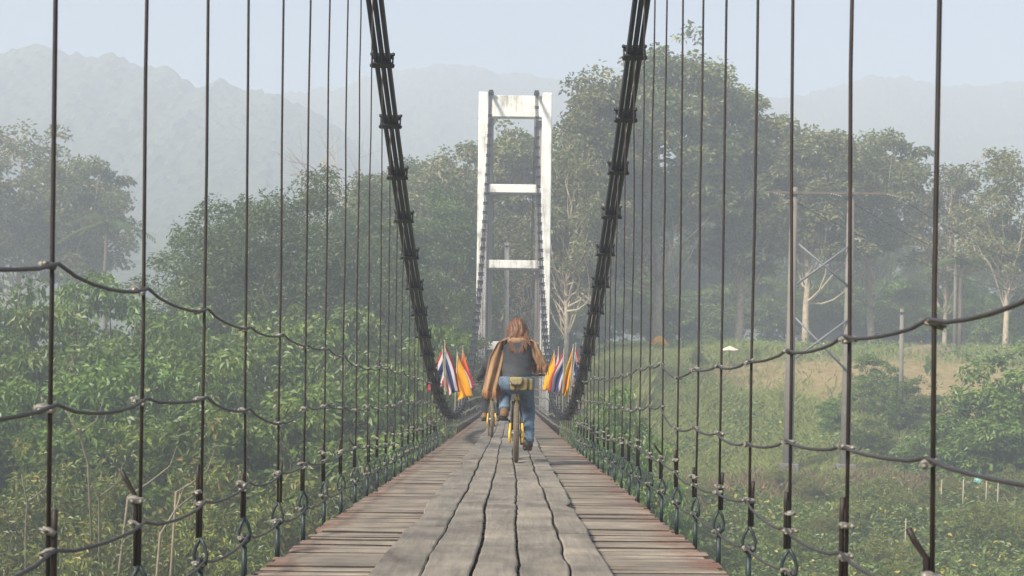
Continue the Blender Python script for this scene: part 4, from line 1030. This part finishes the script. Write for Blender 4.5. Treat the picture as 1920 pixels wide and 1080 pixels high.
# ------------------------------------------------------------------ bicycles and riders
def make_bike(name, label, x, y, rz, group, level=False):
    z = deck_z(y) + 0.052
    t = thing(name, label, 'bicycle', (x, y, z), rz, group)
    Rw = 0.33
    ang = math.atan2(deck_z(y + 1) - deck_z(y), 1.0); t.rotation_euler = (ang, 0, rz)
    for wy in (0.0, 1.05):
        mb = MB(); mb.torus((0, wy, Rw), Rw - 0.03, 0.031, 'x', 40, 10, 0, 1.0); wh = mb.build('wheel', 'tyre', t)
        # tread knobs
        mb = MB()
        for k in range(56):
            a = 2 * math.pi * k / 56
            for dx in (-.017, .0, .017):
                a2 = a + (0.05 if dx == 0 else 0)
                rr = Rw - (0.004 if dx else 0.0) ; p = Vector((dx, wy + rr * math.cos(a2), Rw + rr * math.sin(a2)))
                mb.box(p, (.011, .016, .008), Matrix.Rotation(a2 - math.pi / 2, 3, 'X'))
        mb.build('tread', 'tyre', wh)['kind'] = 'stuff'
        mb = MB(); mb.torus((0, wy, Rw), Rw - 0.056, 0.011, 'x', 40, 6, 0, 1.1); mb.build('rim', 'bike_metal', wh)
        mb = MB()
        for k in range(24):
            a = 2 * math.pi * k / 24; sx = .03 if k % 2 else -.03
            mb.tube([(sx, wy + .02 * math.cos(a), Rw + .02 * math.sin(a)), (0, wy + (Rw - .06) * math.cos(a + .15), Rw + (Rw - .06) * math.sin(a + .15))], .0018, 3, False)
        mb.tube([(-.055, wy, Rw), (.055, wy, Rw)], .02, 8)
        mb.build('spokes', 'bike_metal', wh)['kind'] = 'stuff'
    BB = (0, 0.43, 0.30); ST = (0, 0.22, 0.74); HT = (0, 0.86, 0.80); HB = (0, 0.90, 0.66)
    mb = MB(); mb.tube([BB, ST], .018, 8); mb.tube([ST, HT], .017, 8); mb.tube([BB, HB], .021, 8); mb.tube([HT, HB], .022, 8); mb.build('frame', 'bike_yellow', t)
    mb = MB()
    for sx in (-1, 1):
        mb.tube([(sx * .065, 0, Rw), (sx * .06, .1, Rw + .19), (sx * .02, 0.215, .70)], .011, 6)
        mb.tube([(sx * .065, 0, Rw), (sx * .05, .34, .31), (sx * .03, .42, .30)], .012, 6)
    mb.build('rear_stays', 'bike_black', t)
    for sx in (-1, 1):
        mb = MB(); mb.tube([(sx * .072, -.012, .22), (sx * .075, -.005, .30), (sx * .066, .03, .44)], [.012, .017, .012], 8); mb.build('stay_guard', 'bike_yellow', t)
    mb = MB()
    for sx in (-1, 1): mb.tube([(sx * .055, 1.05, Rw), (sx * .05, .97, .56), (sx * .045, .92, .66)], .014, 6)
    mb.box((0, .92, .67), (.13, .05, .04)); mb.tube([(0, .915, .66), (0, .84, .90)], .016, 6); mb.build('fork', 'bike_black', t)
    mb = MB(); mb.tube([ST, (0, .185, .85)], .0135, 8); mb.build('seat_post', 'bike_metal', t)
    mb = MB(); mb.ellipsoid((0, .17, .875), (.085, .10, .035), 14, 8); mb.ellipsoid((0, .29, .875), (.035, .13, .025), 12, 8); mb.build('saddle', 'bike_black', t)
    mb = MB(); mb.tube([(-.31, .83, 1.0), (-.14, .88, 1.0), (-.05, .87, .95), (0, .85, .92), (.05, .87, .95), (.14, .88, 1.0), (.31, .83, 1.0)], .0125, 7); hb = mb.build('handlebar', 'bike_black', t)
    for sx in (-1, 1):
        mb = MB(); mb.tube([(sx * .205, .861, 1.0), (sx * .325, .826, 1.0)], .0165, 8); mb.build('grip', 'bag_trim', hb)
        mb = MB(); mb.tube([(sx * .20, .875, .99), (sx * .24, .91, .975), (sx * .31, .90, .965)], .006, 5); mb.build('brake_lever', 'bike_metal', hb)
    mb = MB(); mb.tube([(-.07, .43, .30), (.07, .43, .30)], .018, 8); mb.torus((.055, .43, .30), .085, .006, 'x', 24, 5)
    pr, pl_ = ((.60, .30), (.26, .30)) if level else ((.43, .13), (.43, .47))
    mb.tube([(.075, .43, .30), (.085, *pr)], .011, 6); mb.tube([(-.075, .43, .30), (-.085, *pl_)], .011, 6); cr = mb.build('crank', 'bike_metal', t)
    for sx, (py_, pz_) in ((1, pr), (-1, pl_)):
        mb = MB(); mb.box((sx * .135, py_, pz_), (.085, .085, .022)); mb.build('pedal', 'bike_black', cr)
    mb = MB()
    for dz in (.085, -.085): mb.tube([(.055, .43, .30 + dz), (.05, 0, Rw + dz * .5)], .005, 4)
    mb.torus((.05, 0, Rw), .045, .006, 'x', 16, 5); mb.tube([(.055, .0, .30), (.06, .03, .20)], .014, 5); mb.build('chain', 'bike_black', t)
    mb = MB(); mb.box((0, .185 - .045, .80), (.055, .014, .05)); mb.build('reflector', 'reflector_red', t)
    return t

# signed distance modelling of bodies
def sd_cone(p, a, b, ra, rb):
    a = np.array(a, float); b = np.array(b, float); ab = b - a; L2 = ab @ ab
    t = np.clip(((p - a) @ ab) / L2, 0, 1)
    return np.linalg.norm(p - a - t[..., None] * ab, axis=-1) - (ra + (rb - ra) * t)
def sd_ell(p, c, r):
    q = (p - np.array(c)) / np.array(r); k0 = np.linalg.norm(q, axis=-1)
    return (k0 - 1) * min(r) * (1 + 0.15 * (k0 > 1))
def smin(a, b, k):
    h = np.clip(0.5 + 0.5 * (b - a) / k, 0, 1); return b * (1 - h) + a * h - k * h * (1 - h)
def surf_nets(fn, lo, hi, step):
    ax = [np.arange(lo[i], hi[i] + step, step) for i in range(3)]
    Pg = np.stack(np.meshgrid(*ax, indexing='ij'), -1); V = fn(Pg); sh = np.array(V.shape)
    s = V < 0
    cnt = np.zeros(sh - 1); acc = np.zeros((*(sh - 1), 3))
    def sub(arr, o): return arr[o[0]:o[0] + sh[0] - 1, o[1]:o[1] + sh[1] - 1, o[2]:o[2] + sh[2] - 1]
    cor = [(i, j, k) for i in (0, 1) for j in (0, 1) for k in (0, 1)]
    for a in cor:
        for axd in range(3):
            if a[axd]: continue
            b = list(a); b[axd] = 1
            va, vb = sub(V, a), sub(V, b); cr = (va < 0) != (vb < 0)
            t = np.where(cr, va / np.where(np.abs(va - vb) < 1e-12, 1, va - vb), 0)
            pos = np.array(a, float)[None, None, None] + np.zeros((*cr.shape, 3)); pos[..., axd] += t
            acc += np.where(cr[..., None], pos, 0); cnt += cr
    act = cnt > 0; idx = -np.ones(cnt.shape, int); idx[act] = np.arange(act.sum())
    ijk = np.argwhere(act); verts = (ijk + acc[act] / cnt[act][:, None]) * step + np.array([a[0] for a in ax])
    quads = []
    for axd in range(3):
        o1, o2 = [(1, 2), (2, 0), (0, 1)][axd]
        sl0 = [slice(None)] * 3; sl1 = [slice(None)] * 3; sl0[axd] = slice(0, -1); sl1[axd] = slice(1, None)
        ch = s[tuple(sl0)] != s[tuple(sl1)]
        e = np.argwhere(ch); e = e[(e[:, o1] > 0) & (e[:, o2] > 0) & (e[:, o1] < sh[o1] - 1) & (e[:, o2] < sh[o2] - 1)]
        if not len(e): continue
        def c(d1, d2):
            q = e.copy(); q[:, o1] -= d1; q[:, o2] -= d2; return idx[q[:, 0], q[:, 1], q[:, 2]]
        q = np.stack([c(1, 1), c(0, 1), c(0, 0), c(1, 0)], -1)
        ins = s[e[:, 0], e[:, 1], e[:, 2]]; q[~ins] = q[~ins][:, ::-1]
        quads.append(q)
    return verts, np.concatenate(quads)
def sdf_obj(name, fn, lo, hi, step, mat, parent, smooth=2):
    v, q = surf_nets(fn, lo, hi, step)
    for _ in range(smooth):                              # light relaxation
        acc = np.zeros_like(v); n_ = np.zeros(len(v))
        for k in range(4):
            np.add.at(acc, q[:, k], v[q[:, (k + 1) % 4]]); np.add.at(n_, q[:, k], 1)
            np.add.at(acc, q[:, (k + 1) % 4], v[q[:, k]]); np.add.at(n_, q[:, (k + 1) % 4], 1)
        v = v * 0.5 + 0.5 * acc / n_[:, None]
    o = link(name, np_mesh(name, v, q, mat, None, True), parent)
    return o

def rider(name, label, bike_loc, rz, woman, mats, group=None):
    """rider in bicycle space: x right, y forward, z up from the tyre's contact"""
    t = thing(name, label, 'person', bike_loc, rz, group)
    lean = 0.0
    PEL = np.array((0, .19, .935)); CHEST = np.array((0, .36, 1.24)); NECK = np.array((0, .44, 1.40)); HEAD = np.array((0.0, .51, 1.505))
    if not woman: CHEST = np.array((0.05, .42, 1.25)); NECK = np.array((.06, .53, 1.38)); HEAD = np.array((.07, .62, 1.50))
    SH = {s: CHEST + np.array((s * .165, .05, .055)) for s in (-1, 1)}
    EL = {s: np.array((s * .255, .60, 1.10)) + (CHEST - np.array((0, .36, 1.24))) * .5 for s in (-1, 1)}
    HA = {s: np.array((s * .275, .80, 1.035)) for s in (-1, 1)}
    HIP = {s: PEL + np.array((s * .095, .02, -.03)) for s in (-1, 1)}
    KN = {1: np.array((.135, .53, .56)), -1: np.array((-.135, .64, .86))}
    AN = {1: np.array((.14, .36, .215)), -1: np.array((-.14, .35, .565))}
    TOE = {1: np.array((.145, .52, .155)), -1: np.array((-.145, .52, .505))}
    if not woman:
        KN = {1: np.array((.135, .66, .76)), -1: np.array((-.135, .57, .66))}
        AN = {1: np.array((.14, .50, .385)), -1: np.array((-.14, .17, .395))}; TOE = {1: np.array((.145, .66, .335)), -1: np.array((-.145, .32, .33))}
    def body(p):
        d = sd_cone(p, PEL, CHEST, .135, .15); d = smin(d, sd_cone(p, SH[-1], SH[1], .065, .065), .06)
        d = smin(d, sd_cone(p, CHEST, NECK, .09, .055), .05)
        d = smin(d, sd_cone(p, NECK, HEAD, .05, .06), .03)
        d = smin(d, sd_ell(p, HEAD, (.075, .095, .112)), .02)
        d = smin(d, sd_cone(p, HEAD + (0, .09, .01), HEAD + (0, .105, -.025), .010, .016), .015)       # nose
        d = smin(d, sd_ell(p, HEAD + (0, .06, -.085), (.035, .035, .03)), .03)                        # chin
        for s in (-1, 1):
            d = smin(d, sd_ell(p, HEAD + (s * .076, -.005, -.01), (.012, .022, .033)), .008)
            d = smin(d, sd_cone(p, SH[s], EL[s], .055, .043), .04); d = smin(d, sd_cone(p, EL[s], HA[s] + (0, -.06, .01), .04, .028), .02)
            d = smin(d, sd_ell(p, HA[s] + (0, -.015, .012), (.042, .045, .018)), .02)                 # palm
            for k, (fx, fl) in enumerate(((-.03, .9), (-.01, 1.0), (.01, .95), (.03, .8))):           # fingers curl over the grip
                a = HA[s] + (fx, .02, .018); m_ = HA[s] + (fx, .02 + .03 * fl, .0); e = HA[s] + (fx, .008 + .016 * fl, -.028)
                d = smin(d, sd_cone(p, a, m_, .0095, .009), .006); d = smin(d, sd_cone(p, m_, e, .009, .0078), .005)
            a = HA[s] + (-s * .035, -.02, .008); d = smin(d, sd_cone(p, a, HA[s] + (-s * .05, .012, -.012), .0115, .009), .008)
            d = smin(d, sd_cone(p, HIP[s], KN[s], .082, .055), .05); d = smin(d, sd_cone(p, KN[s], AN[s], .05, .034), .03)
            d = smin(d, sd_cone(p, AN[s], TOE[s], .036, .028), .02)
        return d
    sdf_obj('body', body, (-.42, -.02, .08), (.42, .98, 1.74), .0115, 'skin', t, 1)
    def shirt(p):
        d = sd_cone(p, PEL + (0, .005, .02), CHEST, .168, .168); d = smin(d, sd_cone(p, SH[-1], SH[1], .08, .08), .06)
        d = smin(d, sd_cone(p, CHEST, NECK + (0, -.02, -.04), .11, .075), .05)
        for s in (-1, 1):
            el = EL[s] if woman else HA[s] + (0, -.09, .02)
            d = smin(d, sd_cone(p, SH[s], EL[s], .072, .062), .04)
            if not woman: d = smin(d, sd_cone(p, EL[s], el, .06, .045), .02)
        wr = .004 * np.sin(p[..., 2] * 60 + np.sin(p[..., 0] * 14) * 2) + .003 * np.sin(p[..., 2] * 27 + p[..., 0] * 30)
        d = d + wr * np.clip((1.28 - p[..., 2]) * 6, 0.15, 1)
        return np.maximum(d, 0.935 - p[..., 2])
    sdf_obj('shirt' if woman else 'jacket', shirt, (-.42, -.02, .93), (.42, .9, 1.56), .013, mats['top'], t, 1)
    def legs(p):
        d = sd_cone(p, PEL + (-.05, -.01, -.02), PEL + (.05, -.01, -.02), .150, .150); d = smin(d, sd_cone(p, PEL, PEL + (0, .04, .08), .14, .135), .04)
        for s in (-1, 1):
            d = smin(d, sd_cone(p, HIP[s], KN[s], .10, .076), .05); d = smin(d, sd_cone(p, KN[s], AN[s] + (0, -.005, .02), .074, .066), .03)
        d = d + .004 * np.sin(p[..., 2] * 46 + p[..., 0] * 20) * np.sin(p[..., 1] * 9) + .003 * np.sin(p[..., 2] * 90 + p[..., 1] * 25) * (p[..., 2] < .5)
        d = np.maximum(d, p[..., 2] - 0.965)
        ank = np.minimum(AN[1][2] + .01 - p[..., 2] + (p[..., 0] < 0) * 9 * 0 - (p[..., 0] < 0) * 99, 9)
        d = np.maximum(d, np.where(p[..., 0] > 0, AN[1][2] - .01 - p[..., 2], -9))
        ld = (AN[-1] - KN[-1]); ld = ld / np.linalg.norm(ld); d = np.maximum(d, np.where((p[..., 0] < 0) & (p[..., 2] < (.75 if woman else .6)), (p - AN[-1]) @ ld + .0, -9))
        return d
    sdf_obj('jeans' if woman else 'trousers', legs, (-.32, -.02, .12), (.32, .86, 1.08), .0125, mats['legs'], t, 1)
    for s in (-1, 1):
        def shoe(p):
            hp_ = AN[s] + (0, -.035, -.035); tp_ = TOE[s]
            d = sd_cone(p, hp_, tp_ + (0, .02, 0), .046, .042); d = smin(d, sd_cone(p, AN[s] + (0, 0, .02), hp_, .05, .046), .03)
            return np.maximum(d, (tp_[2] - .028 + (p[..., 1] - tp_[1]) * (tp_[2] - hp_[2]) / (tp_[1] - hp_[1])) - p[..., 2])
        lo = np.minimum(AN[s], TOE[s]) - .12; hi = np.maximum(AN[s], TOE[s]) + .12
        sh_ = sdf_obj('shoe', shoe, lo, hi, .009, mats['shoe'][0 if s < 0 else 1], t, 1)
        hp_ = AN[s] + (0, -.035, -.035); mb = MB(); c0 = (hp_ + TOE[s]) / 2 + (0, .005, -.037)
        an_ = math.atan2(TOE[s][2] - hp_[2], TOE[s][1] - hp_[1]); mb.ellipsoid(c0, (.046, .145, .016), 16, 6, 0, Matrix.Rotation(an_, 3, 'X')); mb.build('sole', 'shoe_sole', sh_)
    for s in (-1, 1):
        mb = MB(); mb.ellipsoid(HEAD + (s * .03, .083, .012), (.013, .01, .009), 8, 6); mb.build('eye', 'eye_white', t)
    mb = MB(); mb.ellipsoid(HEAD + (0, .096, -.055), (.022, .008, .008), 8, 6); mb.build('mouth', 'lip', t)
    if woman:
        def hair(p):
            d = sd_ell(p, HEAD + (0, -.022, .022), (.112, .122, .120))
            d = smin(d, sd_cone(p, HEAD + (-.07, -.04, -.02), NECK + (-.098, -.06, .0), .062, .045), .03)
            d = smin(d, sd_cone(p, HEAD + (.07, -.04, -.02), NECK + (.098, -.06, .0), .062, .045), .03)
            d = smin(d, sd_cone(p, HEAD + (0, -.07, -.03), NECK + (0, -.10, -.02), .085, .075), .04)
            d = smin(d, sd_cone(p, NECK + (.012, -.150, -.05), NECK + (.02, -.195, -.15), .052, .028), .03)
            lock = np.sin(p[..., 0] * 95 + np.sin(p[..., 2] * 28) * 1.3) * .006 + np.sin(p[..., 0] * 41 + p[..., 2] * 18) * .006
            d = d + lock
            face = sd_ell(p, HEAD + (0, .115, -.02), (.072, .085, .12))
            return np.maximum(d, -face)
        h_ = sdf_obj('hair', hair, HEAD - (.26, .34, .34), HEAD + (.26, .22, .20), .009, 'hair_auburn', t, 1)
        r = random.Random(8)                                # loose locks down the back
        mb = MB()
        for k in range(110):
            x0_ = r.gauss(0.012, .052); L = r.uniform(.10, .25) * (1 - abs(x0_) * 3); a = NECK + (x0_ * .8, -.135 + abs(x0_) * .25, .03); pts = []
            for i in range(6):
                t_ = i / 5; zz = a[2] - L * t_; yb = np.interp(zz, [.93, 1.24, 1.40], [.19 - .15, .36 - .178, .44 - .14]) - .012
                pts.append((a[0] + x0_ * .35 * t_ + math.sin(t_ * 6 + k) * .008, min(a[1], yb) if i else a[1] + .03, zz))
            mb.tube(pts, [.010, .011, .0105, .009, .006, .002], 5)
        mb.build('hair_lock', 'hair_auburn', h_)['kind'] = 'stuff'
        # shawl over both shoulders, its ends hanging over the arms
        def shawl(s, zend, width, name):
            nu, nv = 26, 14; vs = []; fs = []
            for i in range(nu + 1):
                u = i / nu
                for j in range(nv + 1):
                    v = j / nv
                    # path: from the nape over the shoulder, outward along the upper arm, then straight down
                    k0 = NECK + (s * .02, -.055, .015); k1 = SH[s] + (s * .012, -.08, .058); k2 = SH[s] + (s * .045, -.09, -.09)
                    k3 = np.array((SH[s][0] + s * (.125 if s < 0 else .095), .34, zend))
                    if u < .25: c = k0 + (k1 - k0) * (u / .25)
                    elif u < .45: c = k1 + (k2 - k1) * ((u - .25) / .2)
                    else: c = k2 + (k3 - k2) * ((u - .45) / .55)
                    wd = width * (0.5 + .5 * min(1, u / .45)); off = (v - .5) * wd
                    fold = math.sin(v * 14 + u * 2 + s) * .022 * min(1, u * 3) + math.sin(v * 25 + s) * .006
                    # across the strip: turns from front-back (on the shoulder) to wrapping round the arm
                    w_ = min(1, u / .5)
                    acr = np.array((s * -1 * off * (.25 + .65 * w_), off * (1.0 - .75 * w_) + .0, 0)); bulge = -(.25 - (v - .5) ** 2) * .10 * (.4 + w_)
                    p = c + acr + np.array((0, bulge + fold, (.03 * (1 - abs(v - .5) * 2) if u < .3 else 0)))
                    vs.append(p)
            for i in range(nu):
                for j in range(nv): fs.append((i * (nv + 1) + j, (i + 1) * (nv + 1) + j, (i + 1) * (nv + 1) + j + 1, i * (nv + 1) + j + 1))
            mb = MB(); mb.add(vs, fs, 0, True); o = mb.build('shawl', 'scarf_wool', t)
            so = o.modifiers.new('thick', 'SOLIDIFY'); so.thickness = .014; so.offset = 0
            ss = o.modifiers.new('sub', 'SUBSURF'); ss.levels = 1; ss.render_levels = 1
            mb = MB()
            for j in range(nv * 2 + 1):
                f = j / 2; a = np.array(vs[nu * (nv + 1) + min(nv, int(f))])
                b = np.array(vs[nu * (nv + 1) + min(nv, int(f) + 1)]); q0 = a + (b - a) * (f - int(f))
                mb.tube([q0 + (0, 0, .01), q0 + (r.uniform(-.008, .008), 0, -.05), q0 + (r.uniform(-.014, .014), 0, -r.uniform(.085, .12))], [.006, .0055, .003], 4)
            mb.build('fringe', 'scarf_fringe', o)['kind'] = 'stuff'
        shawl(-1, .80, .23, 'shawl'); shawl(1, 1.10, .21, 'shawl')
        mb = MB(); mb.torus(NECK + (0, -.080, -.030), .090, .041, 'z', 22, 10, 0, 1.0); mb.build('shawl_collar', 'scarf_wool', t)
        # belt bag at the back of the hips (separate object that is worn)
        bg = thing('belt_bag', 'khaki canvas belt bag with brown trim worn at the back of the grey top', 'bag', t.location, rz)
        def bagf(p):
            q = np.abs(p - np.array((.055, .015, .875))) - np.array((.105, .03, .045)); return np.linalg.norm(np.maximum(q, 0), axis=-1) + np.minimum(q.max(-1), 0) - .025 + .003 * np.sin(p[..., 0] * 60)
        sdf_obj('pouch', bagf, (-.15, -.10, .76), (.27, .13, .99), .009, 'bag_khaki', bg, 1)
        def flapf(p):
            q = np.abs(p - np.array((-.005, -.038, .915))) - np.array((.055, .012, .028)); return np.linalg.norm(np.maximum(q, 0), axis=-1) + np.minimum(q.max(-1), 0) - .018
        fo = sdf_obj('flap', flapf, (-.12, -.10, .83), (.11, .03, .99), .008, 'bag_flap', bg, 1)
        mb = MB(); mb.tube([(-.072, -.062, .915), (-.05, -.068, .878), (-.005, -.07, .868), (.04, -.068, .878), (.062, -.062, .915)], .007, 5); mb.build('trim', 'bag_trim', fo)
        mb = MB(); mb.ellipsoid((-.005, -.074, .885), (.012, .008, .012), 8, 6); mb.build('button', 'galvanised', fo)
        for xx in (-.02, .12):
            mb = MB(); mb.tube([(xx, -.048, .95), (xx, -.056, .89), (xx, -.05, .81)], .008, 5); mb.build('strap', 'bag_trim', bg)
        mb = MB()
        ring = [(.165 * math.sin(a) * (1.08), .20 - .175 * math.cos(a), .94 - .01 * math.cos(a)) for a in [k * 2 * math.pi / 28 for k in range(29)]]
        for a_, b_ in zip(ring[:-1], ring[1:]):
            mb.tube([a_, b_], .017, 5)
        mb.build('belt', 'bag_khaki', bg)
    else:
        def hair(p):
            d = sd_ell(p, HEAD + (0, -.012, .02), (.088, .105, .118)); d = d + np.sin(p[..., 0] * 90) * .003
            return np.maximum(d, -sd_ell(p, HEAD + (0, .12, -.04), (.09, .11, .13)))
        sdf_obj('hair', hair, HEAD - (.2, .2, .2), HEAD + (.2, .2, .2), .010, 'hair_dark', t, 1)
    return t

BY = 16.0; BX = 0.125
make_bike('bicycle', 'yellow framed bicycle with muddy knobbly tyres ridden by the woman in the shawl', BX, BY, R(-0.5), 'bicycles on the bridge')
rider('person', 'rider with long auburn hair in grey top, blue jeans and tan fringed shawl', (BX, BY, deck_z(BY) + .052), R(-0.5), True, {'top': 'shirt_grey', 'legs': 'jeans', 'shoe': ('shoe_brown', 'shoe_dark')})
B2 = 25.8; BX2 = -0.29
make_bike('bicycle', 'yellow and black bicycle ahead, carrying the rider dressed in black', BX2, B2, R(3), 'bicycles on the bridge', True)
rider('person', 'rider in black clothes pedalling ahead, mostly hidden by the shawl', (BX2, B2, deck_z(B2) + .052), R(-1), False, {'top': 'jacket_black', 'legs': 'trousers_black', 'shoe': ('shoe_brown', 'shoe_dark')})

# ------------------------------------------------------------------ haze
mh = bpy.data.materials.new('haze'); mh.use_nodes = True; n = mh.node_tree.nodes; l = mh.node_tree.links
n.remove(n['Principled BSDF']); pv = n.new('ShaderNodeVolumePrincipled'); pv.inputs['Color'].default_value = (0.675, 0.735, 0.85, 1)
pv.inputs['Density'].default_value = HAZE; pv.inputs['Anisotropy'].default_value = 0.0
l.new(pv.outputs[0], n['Material Output'].inputs['Volume']); M['haze'] = mh
mb = MB(); mb.box((0, 60, 58), (3200, 3100, 138)); hz = mb.build('haze', 'haze'); tag(hz, 'thin morning mist hanging over the valley', 'haze', None, 'stuff')
